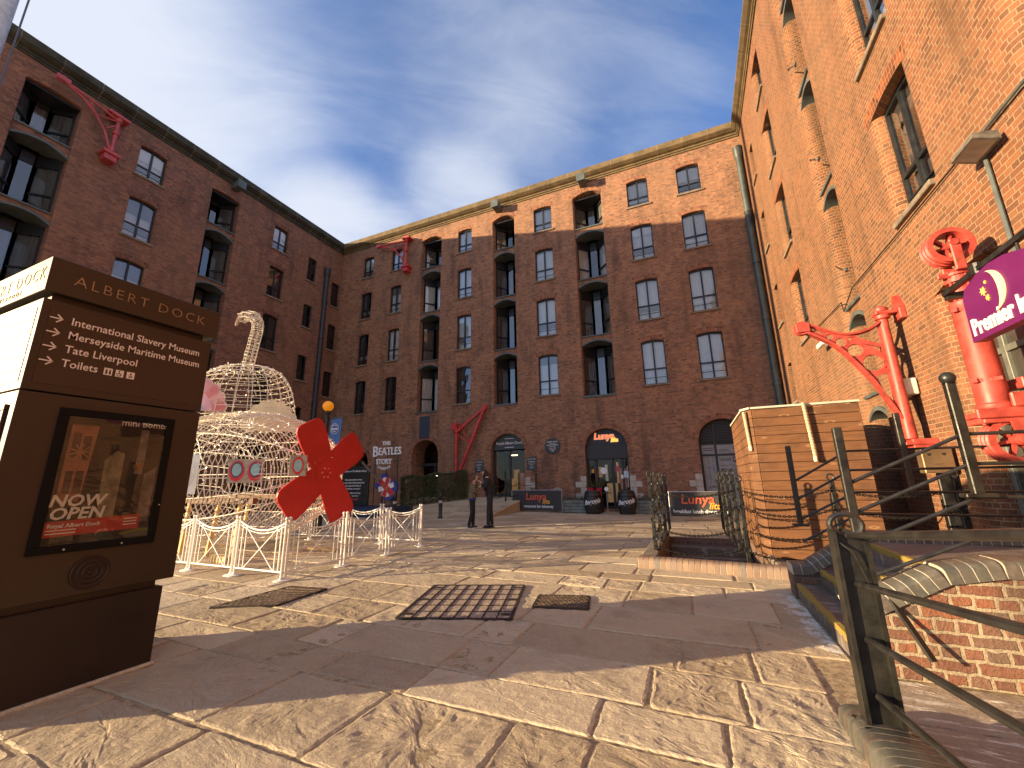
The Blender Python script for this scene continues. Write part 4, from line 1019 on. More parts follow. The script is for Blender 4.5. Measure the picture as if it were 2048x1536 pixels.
        if not back:
            for i in range(n):
                a0,a1=pi*i/n,pi*(i+1)/n; pt=[(.33*math.cos(a1),.33*math.sin(a1)*1.25),(.33*math.cos(a0),.33*math.sin(a0)*1.25)]
                pt+=[((.545+.03*math.sin(pi*q/5))*math.cos(a0+(a1-a0)*(.04+.92*q/5)),(.545+.03*math.sin(pi*q/5))*math.sin(a0+(a1-a0)*(.04+.92*q/5))*1.25) for q in range(6)]
                m=MB(); m.prism(pt,.021,.026,fn); m.build('petal',mat('pink_petal',(.80,.42,.42),.6) if i%2 else mat('coral_petal',(.75,.27,.28),.6),b,fix=True)
            for r,mm,z in ((.325,mat('pale_pink_paint',(.80,.48,.55),.6),.0265),(.17,mat('sky_blue_paint',(.35,.55,.75),.6),.031)):
                m=MB(); m.prism([(r*math.cos(pi*k/20),r*math.sin(pi*k/20)*1.25) for k in range(21)],z-.004,z,fn); m.build('flower_centre',mm,b,fix=True)
    rosette((-9.68,5.15,2.98),R_(52),False); rosette((-9.0,6.45,2.62),R_(48),True)
    # timber props and rail
    Mt=mat('raw_timber',(.62,.42,.18),.75,var=.25,scale=6,bump=.003,bscale=40); Mtd=mat('brown_timber',(.14,.07,.035),.75,var=.3,scale=6)
    for (x,y,dx) in ((-2.4,-.9,.12),(-1.75,-.95,.1),(-1.2,-.95,.15),(-.4,-1.05,.05),(.3,-1.0,.0),(1.0,-.9,.1),(1.6,-.8,.0),(-.8,1.0,0),(.8,1.0,0)):
        m=MB(); m.bar((x,y,.04),(x+dx,y+.05,1.12),.06,.06); m.build('timber_prop',Mt,t)
    for y in (-.95,.95): m=MB(); m.bar((-2.7,y,1.1),(2.3,y,1.1),.09,.11); m.build('timber_rail',Mtd,t)
    m=MB(); m.bbox(1.55,2.0,-1.15,-1.0,.0,.12,.01); m.build('timber_foot',Mt,t); m=MB(); m.bbox(2.1,2.9,.5,.62,.0,.05,.01); m.build('timber_foot',Mt,t)
sculpture()
# ------------------------------------------------------------------ white crowd barriers round it
def barrier_proto():
    t=thing('crowd_barrier','x','barrier',(0,0,0)); L=1.13
    def post(x):
        m=MB(); m.tube([(x,0,0.02),(x,0,.86)],.019,8); m.sphere((x,0,.885),.027,10,6)
        p=m.build('post',M_white,t,smooth=True); b=MB(); b.lathe([(.10,.0),(.10,.012),(.03,.022),(.022,.05)],(x,0,.003),20); b.build('foot_plate',M_white,p)
    post(.03); post(L-.03)
    def sag(z,d): return [(.03+(L-.06)*i/14,0,z-4*d*(i/14)*(1-i/14)) for i in range(15)]
    m=MB(); m.tube(sag(.83,.13),.014,8); m.build('top_rail',M_white,t); m=MB(); m.tube(sag(.785,.13),.008,6); m.build('wire_rail',M_white,t)
    m=MB(); m.tube([(.03,0,.12),(L-.03,0,.12)],.013,8); m.build('bottom_rail',M_white,t)
    zt=lambda x:.83-4*.13*((x-.03)/(L-.06))*(1-(x-.03)/(L-.06))
    for x in (.12,.21,L-.21,L-.12): m=MB(); m.tube([(x,0,.12),(x,0,zt(x))],.0095,6); m.build('upright',M_white,t)
    for a,b in ((.21,L-.21),(L-.21,.21)): m=MB(); m.tube([(a,.003 if a<b else -.003,.12),(b,.003 if a<b else -.003,zt(b)-.02)],.0095,6); m.build('cross_bar',M_white,t)
    return t
BP=[]
for i,x in enumerate((-6.90,-8.05,-9.2,-10.35)): BP.append((x,4.62,0,('in the front row, at the near right corner','in the front row, next left from the near corner','in the front row, half behind the bronze totem','in the front row, hidden by the bronze totem')[i]))
for i,y in enumerate((4.64,5.79,6.95)): BP.append((-5.78,y,pi/2,('on the right side row, nearest the camera','in the middle of the right side row','on the right side row, farthest from the camera')[i]))
for i,x in enumerate((-6.96,-8.11,-9.26,-10.41)): BP.append((x,8.1,0,('in the far row, at its right end','in the far row, second from its right end','in the far row, third from its right end','in the far row, fourth from its right end')[i]))
pb=barrier_proto()
for i,(x,y,r,lb_) in enumerate(BP):
    o=pb if i==0 else copy_tree(pb)
    o.location=(x,y,0); o.rotation_euler=(0,0,r); tag(o,'white crowd barrier '+lb_,'barrier','white barriers round the light sculpture')
# ------------------------------------------------------------------ cranes on the walls
def wheel(mb,c,R,w,axis,spokes=6,grooves=3,hub=.07):
    pr=[(R*.74,-w/2),(R*.98,-w/2)]
    for g in range(grooves):
        a=-w/2+w*(g+.15)/grooves; b=-w/2+w*(g+.85)/grooves; m=(a+b)/2
        pr+=[(R,a),(R*.9,m),(R,b)]
    pr+=[(R*.98,w/2),(R*.74,w/2)]
    n=36; vs=[]; m=len(pr)
    def pt(r,h,a):
        x,y=r*math.cos(a),r*math.sin(a)
        q=(y,h,x) if axis=='y' else (h,x,y)
        return (q[0]+c[0],q[1]+c[1],q[2]+c[2])
    for r,h in pr:
        for k in range(n): vs.append(pt(r,h,2*pi*k/n))
    fs=[(i*n+k,i*n+(k+1)%n,((i+1)%m)*n+(k+1)%n,((i+1)%m)*n+k) for i in range(m) for k in range(n)]
    mb.add(vs,fs)
    for s in range(spokes):
        a=2*pi*s/spokes+.3
        mb.bar(pt(hub*.8,0,a),pt(R*.8,0,a),R*.13,w*.3,upv=(0,1,0) if axis=='y' else (1,0,0))
    mb.lathe([(hub*.7,-w*.62),(hub,-w*.6),(hub,w*.6),(hub*.7,w*.62)],c,16,axis)
def jib_crane_ring():
    # cast iron jib with a row of shrinking rings, standing out from the right wing
    t=thing('wall_crane','red cast iron jib crane pierced with a row of rings, on the sunlit right wall','crane',(3.33,8.8,0)); ox=3.33
    m=MB(); m.lathe([(.06,1.95),(.09,1.97),(.085,2.3),(.075,3.0),(.07,4.05),(.11,4.07),(.11,4.13),(.075,4.16),(.1,4.2),(.1,4.26),(.05,4.3)],(0,0,0),18); m.build('post',M_redP,t,smooth=True)
    m=MB(); m.bbox(.2,.288,-.13,.13,4.02,4.22,.01); m.prism([(-.13,4.22),(.13,4.22),(.03,4.46),(-.03,4.46)],.2,.286,lambda a,b,d:(d,a,b)); m.bbox(-.11,.2,-.1,.1,4.14,4.2,.01)
    for z in(4.08,4.34): m.lathe([(.022,-.0),(.022,.03)],(.18,-.04,z),8,'x')
    m.build('wall_bracket',M_redP,t); m=MB(); m.bbox(-.03,.288,-.12,.12,1.8,1.96,.01); m.bbox(-.13,.288,-.14,.14,1.86,1.91,.01); m.build('foot_bracket',M_redP,t)
    top=[(-.06,4.02),(-.22,3.92),(-.4,3.87),(-.58,3.87),(-.8,3.96),(-1.02,4.10),(-1.18,4.17)]
    low=[(-.05,2.3),(-.12,2.45),(-.2,2.66),(-.31,2.95),(-.47,3.25),(-.68,3.6),(-.92,3.84),(-1.14,4.0),(-1.2,4.06)]
    def flange(pts,w,th):
        for a,b in zip(pts,pts[1:]): m.bar((a[0],0,a[1]),(b[0],0,b[1]),w,th,upv=(0,0,1))
    def smooth(p,k=4):
        out=[]
        for i in range(len(p)-1):
            p0=p[max(0,i-1)];p1=p[i];p2=p[i+1];p3=p[min(len(p)-1,i+2)]
            for j in range(k):
                u=j/k; out.append(tuple(.5*(2*p1[q]+(p2[q]-p0[q])*u+(2*p0[q]-5*p1[q]+4*p2[q]-p3[q])*u*u+(3*p1[q]-p0[q]-3*p2[q]+p3[q])*u**3) for q in (0,1)))
        return out+[p[-1]]
    m=MB(); flange(smooth(top),.13,.035); flange(smooth(low),.13,.04); m.build('jib_flange',M_redP,t)
    # the web between the flanges: one casting with round holes
    cu=bpy.data.curves.new('web','CURVE'); cu.dimensions='2D'; cu.fill_mode='BOTH'; cu.extrude=.022
    def loop(pts):
        sp=cu.splines.new('POLY'); sp.points.add(len(pts)-1); sp.use_cyclic_u=True
        for p_,q_ in zip(sp.points,pts): p_.co=(q_[0],q_[1],0,1)
    st,sl_=smooth(top),smooth(low)
    loop(st+sl_[::-1]); ci=lambda x,z,r:[(x+r*math.cos(2*pi*i/24),z+r*math.sin(2*pi*i/24)) for i in range(24)]
    for x,z,r in ((-.265,3.3,.15),(-.475,3.56,.115),(-.655,3.735,.085),(-.80,3.86,.06)): loop(ci(x,z,r))
    loop([(-.88,3.905),(-1.04,4.03),(-1.06,4.07),(-1.0,4.06),(-.88,3.96)]); loop([(-.10,3.62),(-.44,3.80),(-.40,3.83),(-.23,3.87),(-.09,3.95)]); loop([(-.1,2.58),(-.11,3.1),(-.27,3.06),(-.2,2.75)]); loop([(-.1,3.2),(-.13,3.17),(-.1,3.45)])
    loop([(-.36,3.67),(-.18,3.55),(-.13,3.46),(-.1,3.56)]); loop([(-.53,3.73),(-.56,3.80),(-.47,3.81)])
    ob=bpy.data.objects.new('web',cu); me=bpy.data.meshes.new_from_object(ob); m=MB(); m.add([(v.co.x,v.co.z,v.co.y) for v in me.vertices],[tuple(p.vertices) for p in me.polygons]); bpy.data.objects.remove(ob)
    for x,z,r in ((-.265,3.3,.165),(-.475,3.56,.13),(-.655,3.735,.098),(-.80,3.86,.07)): m.tube([(x_,0,z_) for x_,z_ in ci(x,z,r)],.026,6,closed=True)
    # thin web round the rings
    m.build('jib_web',M_redP,t)
    m=MB(); wheel(m,(-1.2,0,4.09),.13,.1,'y',4,1,.04); m.bbox(-1.3,-1.08,-.085,-.06,4.0,4.18,.01); m.bbox(-1.3,-1.08,.06,.085,4.0,4.18,.01); m.build('sheave',M_redP,t)
jib_crane_ring()
def hydraulic_crane():
    t=thing('hydraulic_crane','massive red hydraulic hoist column with spoked pulley wheels at top and bottom','crane',(3.17,6.3,0))
    m=MB(); m.lathe([(.13,2.05),(.155,2.08),(.155,2.14),(.137,2.16),(.13,3.3),(.142,3.32),(.142,3.38),(.12,3.4)],(0,0,0),28)
    for z in(2.42,3.28): m.bar((-.17,-.06,z),(.05,-.15,z),.02,.04); m.lathe([(.02,-.025),(.02,.025)],(-.14,-.09,z),8)
    m.build('ram_cylinder',M_redP,t,smooth=True)
    m=MB()
    for (r,z0,z1) in ((.08,3.38,3.5),(.13,3.44,3.47),(.11,3.5,3.54),(.085,3.54,3.66),(.12,3.64,3.68),(.10,3.68,3.76),(.125,3.72,3.75)): m.lathe([(r,z0),(r,z1)],(0,0,0),20)
    for a in (.4,1.9,3.5,5): m.lathe([(.014,3.4),(.014,3.78)],(.10*math.cos(a),.10*math.sin(a),0),8)
    m.bbox(-.2,.03,-.06,-.03,3.70,3.76,.008); m.bbox(-.03,.2,-.09,-.06,3.76,3.83,.008)
    m.build('crosshead',M_redP,t)
    m=MB(); m.bbox(-.07,.03,-.18,-.15,3.75,4.15,.01); m.bbox(-.07,.03,.09,.12,3.75,4.15,.01); m.bbox(-.07,.03,-.15,.09,3.75,3.79,.01); m.lathe([(.04,-.2),(.04,.15)],(-.03,0,4.10),12,'y'); m.build('wheel_yoke',M_redP,t)
    m=MB(); wheel(m,(-.03,-.03,4.10),.225,.2,'y',6,3,.045); m.build('top_pulley',M_redP,t)
    m=MB(); m.bbox(-.22,.45,-.15,.15,2.0,2.06,.01); m.bbox(-.25,.45,-.19,-.15,1.98,2.09,.01); m.bbox(-.2,.45,-.16,.16,1.93,2.0,.01); m.bbox(.05,.45,-.2,-.151,2.09,2.25,.012)
    for x in(-.18,-.06,.08,.2): m.lathe([(.016,1.91),(.016,2.10)],(x,-.11,0),8)
    m.build('base_plate',M_redP,t)
    m=MB(); m.add([(0.,-.19,1.95),(.12,-.19,1.95),(.10,-.19,1.7),(.03,-.19,1.7),(0.,-.15,1.95),(.12,-.15,1.95),(.1,-.15,1.7),(.03,-.15,1.7)],[(0,1,2,3),(7,6,5,4),(0,4,5,1),(1,5,6,2),(2,6,7,3),(3,7,4,0)]); m.lathe([(.05,-.22),(.05,.1)],(.06,0,1.74),14,'y'); m.build('lower_bracket',M_redP,t,fix=True)
    m=MB(); wheel(m,(.06,-.02,1.74),.25,.2,'y',6,3,.055); m.build('bottom_pulley',M_redP,t)
    m=MB(); m.bbox(.2,.46,-.14,.14,2.3,2.42,.01); m.bbox(.2,.46,-.14,.14,3.1,3.22,.01); m.build('wall_clamp',M_redP,t)
hydraulic_crane()
def truss_crane(name_label,loc,rz,mat_,post,arm,proud=.3):
    # a crane folded flat along its wall; local x runs along the wall, y into the wall
    t=thing('wall_crane',name_label,'crane',loc,rz); (px,z0,z1)=post; (tx,tz)=arm
    m=MB(); m.lathe([(.06,z0+.1),(.1,z0+.14),(.1,z0+.2),(.075,z0+.25),(.075,z0+(z1-z0)*.55),(.13,z0+(z1-z0)*.56),(.13,z0+(z1-z0)*.6),(.075,z0+(z1-z0)*.62),(.07,z1-.2),(.12,z1-.15),(.12,z1)],(px,-proud,0),14); m.build('post',mat_,t,smooth=True)
    m=MB(); m.bbox(px-.28,px+.28,-proud-.16,0,z0-.05,z0+.09,.02); m.bbox(px-.2,px+.2,-proud-.08,0,z0-.3,z0-.05,.02); m.build('foot_bracket',mat_,t); m=MB(); m.bbox(px-.25,px+.32,-proud-.16,0,z1,z1+.12,.02); m.bbox(px-.36,px+.1,-proud-.05,0,z1+.1,z1+.24,.02); m.build('wall_bracket',mat_,t)
    m=MB(); s=1 if tx>px else -1
    # curved lower member from the foot of the post to the tip
    lo=[(px+s*.08,z0+.2),(px+(tx-px)*.18,z0+(tz-z0)*.42),(px+(tx-px)*.4,z0+(tz-z0)*.70),(px+(tx-px)*.66,z0+(tz-z0)*.88),(tx-s*.1,tz-.06)]
    m.tube([(x,-proud,z) for x,z in lo],.05,8); m.tube([(px,-proud,z1-.1),(px+(tx-px)*.5,-proud,(z1+tz)/2-.02),(tx,-proud,tz)],.05,8); m.build('jib',mat_,t)
    m=MB(); m.tube([(px,-proud,z1-.15),(lo[2][0],-proud,lo[2][1])],.03,6); m.tube([(px,-proud,z1-.3),(lo[1][0],-proud,lo[1][1]+.2)],.03,6); m.tube([(lo[2][0],-proud,lo[2][1]),(px+(tx-px)*.55,-proud,(z1+tz)/2)],.025,6); m.build('brace',mat_,t)
    m=MB(); wheel(m,(tx,-proud,tz+.02),.15,.1,'y',4,1,.04); m.bbox(tx-.2,tx+.2,-proud-.09,-proud-.06,tz-.08,tz+.12,.02); m.bbox(tx-.2,tx+.2,-proud+.06,-proud+.09,tz-.08,tz+.12,.02); m.build('sheave',mat_,t); return t
truss_crane('slim pinkish red crane folded high on the shaded left wall under the cornice',(-21,0,0),pi/2,M_redD,(6.4,14.75,16.5),(4.65,16.7),.35)
truss_crane('small bright red crane high on the far wall beside a top floor window',(0,19,0),0,M_red,(-15.3,14.6,16.55),(-17.55,16.6),.32)
def strut_crane():
    t=thing('wall_crane','straight armed red crane leaning up the far wall at street level','crane',(-11.4,18.72,0))
    m=MB(); m.lathe([(.10,1.5),(.085,1.55),(.085,3.9),(.13,3.95),(.13,4.1),(.09,4.15)],(0,0,0),14); m.build('post',M_red,t,smooth=True)
    m=MB(); m.bar((.1,0,1.6),(1.66,0,5.08),.13,.13); m.bar((.05,0,4.0),(1.62,0,5.1),.12,.12); m.build('jib',M_red,t)
    m=MB(); m.bar((.08,0,3.85),(.85,0,3.3),.06,.05); m.bar((.35,0,4.15),(.85,0,3.35),.06,.05); m.build('brace',M_red,t)
    m=MB(); wheel(m,(.22,0,4.22),.2,.16,'y',5,1,.06); m.build('winch_wheel',M_red,t)
    m=MB(); wheel(m,(1.68,0,5.15),.16,.12,'y',4,1,.05); m.bbox(1.55,1.8,-.1,-.06,5.0,5.3,.02); m.bbox(1.55,1.8,.06,.1,5.0,5.3,.02); m.build('sheave',M_red,t)
    m=MB(); m.bbox(-.2,.2,-.12,.28,1.4,1.55,.02); m.build('foot_bracket',M_red,t); m=MB(); m.bbox(-.28,.1,-.14,.28,4.08,4.2,.02); m.bbox(-.25,.0,-.1,.28,4.2,4.45,.02); m.build('wall_bracket',M_red,t)
strut_crane()
# ------------------------------------------------------------------ drainpipes
def pipe(label,loc,z1,r,mt):
    t=thing('drainpipe',label,'drainpipe',loc)
    m=MB(); m.tube([(0,0,0),(0,0,z1)],r,14); m.build('pipe',mt,t,smooth=True)
    m=MB(); m.lathe([(r*1.02,z1-.2),(r*1.35,z1-.1),(r*1.45,z1+.25),(r*1.5,z1+.3),(r*1.5,z1+.38),(r,z1+.4)],(0,0,0),16); m.build('hopper_head',mt,t,smooth=True)
    for z in (2.2,5.0,7.8,10.4,12.9):
        if z<z1: m=MB(); m.lathe([(r*1.02,z-.06),(r*1.18,z-.05),(r*1.18,z+.05),(r*1.02,z+.06)],(0,0,0),14); m.build('collar',mt,t,smooth=True)
M_pipe=mat('dark_green_pipe_paint',(.05,.062,.06),.5,var=.25,scale=3); M_pipeL=mat('blue_black_pipe_paint',(.022,.026,.036),.5,var=.25,scale=3)
pipe('grey green drainpipe in the corner between the far wing and the sunlit wing',(3.42,18.82,0),15.9,.135,M_pipe)
pipe('dark drainpipe between narrow windows at the far end of the shaded left wing',(-20.85,17.65,0),14.9,.14,M_pipeL)
# ------------------------------------------------------------------ doorways of the far wing
M_shop=glassmat('shop_glass',(.8,.8,.8),.35); M_char=mat('charcoal_fascia',(.022,.024,.026),.55,var=.12); M_fas=mat('slate_green_fascia',(.045,.055,.055),.55,var=.15)
def archpoly(o,inset,n=16):
    a,b=o['u0']+inset,o['u1']-inset
    return [(a+(b-a)*i/n,arcz(o,a+(b-a)*i/n)-inset) for i in range(n+1)]
def fascia(o,y,zb,mt,name,parent):
    p=archpoly(o,.0); poly=[(p[0][0],zb)]+[(p[-1][0],zb)]+p[::-1]
    m=MB(); m.prism(poly,y,y+.08,lambda a,b,d:(a,d,b)); return m.build(name,mt,parent,fix=True)
def tface(x,y,z): return lambda a,b,c:(x+a,y-c,z+b)
M_warm=mat('warm_shop_interior',(.30,.16,.07),.7,var=.6,scale=2.5,emis=(1,.62,.3),es=.035)
M_lamp=mat('warm_strip_light',(.8,.7,.5),.5,emis=(1,.72,.4),es=2.2); M_lampw=mat('cool_strip_light',(.8,.8,.8),.5,emis=(1,.95,.85),es=2.0)
def doorway(o,label_parts,leafs,yd,zb,fas,fasname,par):
    m=MB(); y=yd
    for x in leafs: m.bbox(x-.055,x+.055,y,y+.08,o['z0'],zb,.006)
    m.box(o['u0'],o['u1'],y+.005,y+.075,o['z0'],o['z0']+.12); m.box(o['u0'],o['u1'],y+.005,y+.075,zb-.06,zb)
    d=m.build('door',M_char,par)
    g=MB(); g.add([(o['u0'],y+.04,o['z0']),(o['u1'],y+.04,o['z0']),(o['u1'],y+.04,zb),(o['u0'],y+.04,zb)],[(0,1,2,3)]); g.build('pane',M_shop,d)
    f=fascia(o,yd-.05,zb,fas,fasname,par); return d,f
o=DO['dock']; d,f=doorway(o,0,(-9.45,-8.55,-7.67),.3,2.95,M_fas,'fascia',back)
m=MB(); m.text('Royal Albert Dock',.195,tface(-8.56,.24,3.28),.006,.001); m.box(-8.8,-8.3,.235,.245,3.5,3.525); m.box(-8.8,-8.3,.235,.245,3.05,3.075); m.build('lettering',M_ltxt,f)
def inside(o,par,cols,lamps,depth=3.0):
    m=MB(); a,b=o['u0']-.6,o['u1']+.6; z0,z1=o['z0'],3.0
    m.add([(a,depth,z0),(b,depth,z0),(b,depth,z1),(a,depth,z1)],[(0,1,2,3)]); m.add([(a,1.3,z0-.01),(b,1.3,z0-.01),(b,depth,z0-.01),(a,depth,z0-.01)],[(0,1,2,3)]); m.add([(a,1.3,z1),(b,1.3,z1),(b,depth,z1),(a,depth,z1)],[(3,2,1,0)])
    r=m.build('hall_interior',M_dark,par)
    for (x,z0_,z1_,w,mt) in cols: q=MB(); q.bbox(x-w/2,x+w/2,depth-.4,depth-.2,z0_,z1_,.01); q.build('display',mt,r)
    for (x0,x1,z) in lamps: q=MB(); q.box(x0,x1,depth-.9,depth-.84,z,z+.05); q.build('strip_light',M_lamp if (x0*7)%2<1 else M_lampw,r)
gold=mat('glowing_gold_display',(.5,.3,.08),.5,var=.5,scale=6,emis=(1,.55,.15),es=.05); wood=mat('glowing_timber_display',(.45,.24,.12),.6,var=.3,emis=(1,.6,.3),es=.06); grey=mat('glowing_grey_display',(.3,.28,.27),.6,var=.3,emis=(1,.9,.8),es=.05); rose=mat('glowing_rose_display',(.35,.13,.1),.6,emis=(1,.4,.3),es=.03)  # display blocks glow by themselves in place of shop lighting
inside(o,back,[(-9.2,.7,2.0,.3,gold),(-8.85,.7,1.8,.2,rose),(-8.2,.65,2.3,.22,wood),(-7.9,.65,2.3,.12,wood),(-7.6,.65,2.25,.2,grey),(-8.55,.65,2.2,.1,rose),(-9.45,.65,1.5,.14,wood),(-8.05,.65,1.2,.08,gold),(-7.3,.65,2.3,.12,wood)],[(-9.3,-8.9,2.75),(-8.4,-7.7,2.72)])
o=DO['lunya']; d,f=doorway(o,0,(-4.53,-4.15,-3.4,-2.95,-2.69),.3,2.35,M_char,'fascia',back)
m=MB(); m.bbox(o['u0']+.02,o['u1']-.02,.18,.25,2.3,2.85,.01); m.build('lower_fascia',mat('black_panel',(.03,.03,.032),.6),f)
M_neO=mat('orange_sign_letters',(.8,.2,.05),.5,emis=(1,.17,.03),es=.42); M_neY=mat('yellow_sign_letters',(.85,.55,.05),.5,emis=(1,.55,.05),es=.5); M_neW=mat('pale_letter_edge',(.85,.7,.6),.5,emis=(1,.55,.3),es=.12)
def lunya(fn0,s,par,lit=True,depth=.01):
    mo=M_neO if lit else mat('orange_red_print',(.65,.12,.05),.6); my=M_neY if lit else mat('amber_print',(.7,.35,.06),.6)
    fo=lambda dx,dy,dd:(lambda a,b,c:fn0(dx+a,dy+b,dd+c))
    if lit:
        m=MB(); m.text('Lunya',.46*s,fo(-.12*s,.06*s,0),.004,.03*s,shear=.12,sx=1.02); m.text('lita',.30*s,fo(.42*s,-.16*s,.0),.004,.028*s,shear=.25,sx=1.05); m.build('letter_backing',M_neW,par)
    m=MB(); m.text('Lunya',.46*s,fo(-.12*s,.06*s,depth),.004,.008*s,shear=.12,sx=1.02); m.build('lettering',mo,par)
    m=MB(); m.text('lita',.30*s,fo(.42*s,-.16*s,depth+.004),.004,.008*s,shear=.25,sx=1.05); m.build('lettering',my,par)
lunya(lambda a,b,c:(-3.60+a,.235-c,3.30+b),.86,f)
inside(o,back,[(-4.3,1.5,2.0,.14,gold),(-3.2,.9,1.9,.3,rose),(-2.9,1.0,2.0,.2,grey),(-3.75,.3,1.2,.5,wood),(-4.0,1.3,2.1,.1,grey),(-3.45,1.2,2.2,.08,wood),(-2.6,.6,2.1,.2,gold),(-4.5,.4,2.0,.1,rose)],[(-4.5,-3.6,2.75),(-3.4,-2.5,2.78),(-4.4,-2.7,2.6)],2.2)
pp=[]
def sheet(x,z,w,h,c,r=0):
    m=MB()
    if r: m.lathe([(r,-.004),(r,.004)],(x,.29,z),24,'y')
    else: m.box(x-w/2,x+w/2,.285,.29,z-h/2,z+h/2)
    m.build('window_notice',c,d)
sheet(-3.82,1.78,0,0,M_ltxt,.15); sheet(-3.18,1.85,.2,.24,mat('crimson_notice',(.5,.08,.1),.6)); sheet(-2.82,1.6,.2,.3,mat('pale_blue_notice',(.55,.62,.66),.6)); sheet(-4.32,1.78,.12,.17,mat('amber_print',(.7,.35,.06),.6)); sheet(-3.0,1.5,.1,.16,M_ltxt)
o=DO['meat']; m=MB()
for x in (.35,.92,2.15): m.bbox(x-.04,x+.04,.25,.32,.1,3.6 if x<2 else 3.3,.006)
for z in (2.32,2.78): m.box(.3,2.2,.252,.318,z-.035,z+.035)
d=m.build('door',M_char,back)
m=MB()
for k in range(14):
    z=2.86+.065*k
    m.box(.33,2.17,.285,.30,z,z+.04)
m.build('louvre',mat('dark_louvre',(.03,.032,.034),.5),d)
m=MB(); m.box(.3,2.2,.32,.33,.1,3.75); m.build('backing',M_dark,d)
Mg=mat('grey_menu_panel',(.27,.275,.275),.6,var=.12,scale=5); 
m=MB(); m.box(.39,.88,.29,.3,.15,2.28); m.box(.96,2.11,.29,.3,.15,2.28); m.box(.39,.88,.29,.3,2.36,2.74); m.box(.96,2.11,.29,.3,2.36,2.74); pn=m.build('menu_panel',Mg,d)
m=MB(); m.box(1.52,2.06,.284,.289,2.0,2.22); m.box(1.02,2.05,.284,.289,1.87,1.885); m.box(1.03,1.45,.284,.289,1.62,1.74); m.box(1.03,1.66,.284,.289,1.3,1.37)
for i in range(5): m.box(1.52,2.04,.284,.289,1.48+.055*i,1.495+.055*i)
for i in range(3): m.box(1.04,1.44,.284,.289,1.44+.05*i,1.46+.05*i)
for i in range(2): m.box(.43,.84,.284,.289,2.5+.09*i,2.53+.09*i); m.box(1.0,1.4,.284,.289,2.46+.06*i,2.475+.06*i); m.box(1.55,2.05,.284,.289,2.55+.06*i,2.57+.06*i)
for i in range(3): m.box(1.02,1.45,.284,.289,2.06+.05*i,2.08+.05*i)
m.box(1.0,1.6,.284,.289,1.1,1.13); m.box(.42,.86,.284,.289,.75,.77)
m.build('menu_blocks',mat('dark_print',(.05,.05,.05),.6),pn)
m=MB(); m.text('MEAT',.17,tface(1.79,.283,2.11),.003,.004,sx=1.1); m.text('BAR',.09,tface(1.24,.283,1.68),.003,.002); m.build('lettering',mat('grey_lettering',(.42,.42,.42),.6),pn)
m=MB(); m.text('CARE',.11,tface(.66,.289,1.02),.003,.002)
for i,s in enumerate('AND PROVISIONS'): m.text(s,.075,tface(.76,.289,2.2-.078*i),.003,.001)
for i,s in enumerate('WINE MERCHANTS'): m.text(s,.075,tface(.60,.289,2.2-.078*i),.003,.001)
m.build('lettering',mat('dark_print',(.05,.05,.05),.6),pn)
for key in ('beat','far'):
    o=DO[key]; m=MB(); m.box(o['u0'],o['u1'],1.0,1.06,2.3,2.45); m.box((o['u0']+o['u1'])/2-.05,(o['u0']+o['u1'])/2+.05,1.0,1.06,0,2.3)
    d=m.build('door',M_char,back); g=MB(); g.add([(o['u0'],1.03,0),(o['u1'],1.03,0),(o['u1'],1.03,3.6),(o['u0'],1.03,3.6)],[(0,1,2,3)]); g.build('pane',M_shop,d)
inside(DO['beat'],back,[(-13.5,.2,1.6,1.0,M_dark),(-13.4,1.75,2.15,1.2,mat('dim_red_display',(.12,.05,.03),.7))],[(-14.1,-13.8,1.72),(-13.4,-13.1,1.72)],2.6)
inside(DO['far'],back,[],[(-18.6,-18.3,2.3)],2.6)
# pale stone corner blocks beside the doors
m=MB(); qr=random.Random(4)
for o,sd in ((DO['lunya'],-1),(DO['lunya'],1),(DO['meat'],-1),(DO['dock'],1)):
    z=.0
    m=MB()
    while z<1.55:
        h=.26; w=.28 if int(z/.26)%2 else .52
        x=o['u0']-w if sd<0 else o['u1']
        m.bbox(x,x+w,-.018,.06,z+.006,z+h-.006,.012); z+=h
    m.build('quoin_blocks',mat('pale_quoin_stone',(.46,.42,.36),.85,var=.2,scale=6,bump=.004),back)
m=MB()
for z in (.2,.46,.72,.98,1.24,1.5): 
    w=.35 if int(z*4)%2 else .55
    m.bbox(-11.62-w,-11.62,-.016,.05,z+.005,z+.255,.012)
m.build('quoin_blocks',mat('cream_quoin_stone',(.55,.48,.36),.85,var=.15,scale=6,bump=.004),right)
# greenish door frame by the hydraulic crane
m=MB(); o=door_r
for x in (o['u0']+.04,o['u0']+.55,o['u1']-.04): m.bbox(x-.045,x+.045,.2,.28,.66,4.1,.006)
for z in (2.35,2.95,4.0): m.box(o['u0'],o['u1'],.203,.277,z-.04,z+.04)
d=m.build('door',mat('olive_grey_frame',(.12,.125,.105),.5,var=.2),right)
m=MB(); m.box(o['u0'],o['u1'],.24,.25,.66,4.15); m.build('dark_panel',mat('smoked_panel',(.05,.045,.04),.25),d)
m=MB()
for i in range(16):
    for k in range(2): m.lathe([(.012,0),(.012,.006)],(o['u0']+.14+.12*k,.228,3.0+.06*i),6,'y')
m.build('dotted_print',M_ltxt,d)
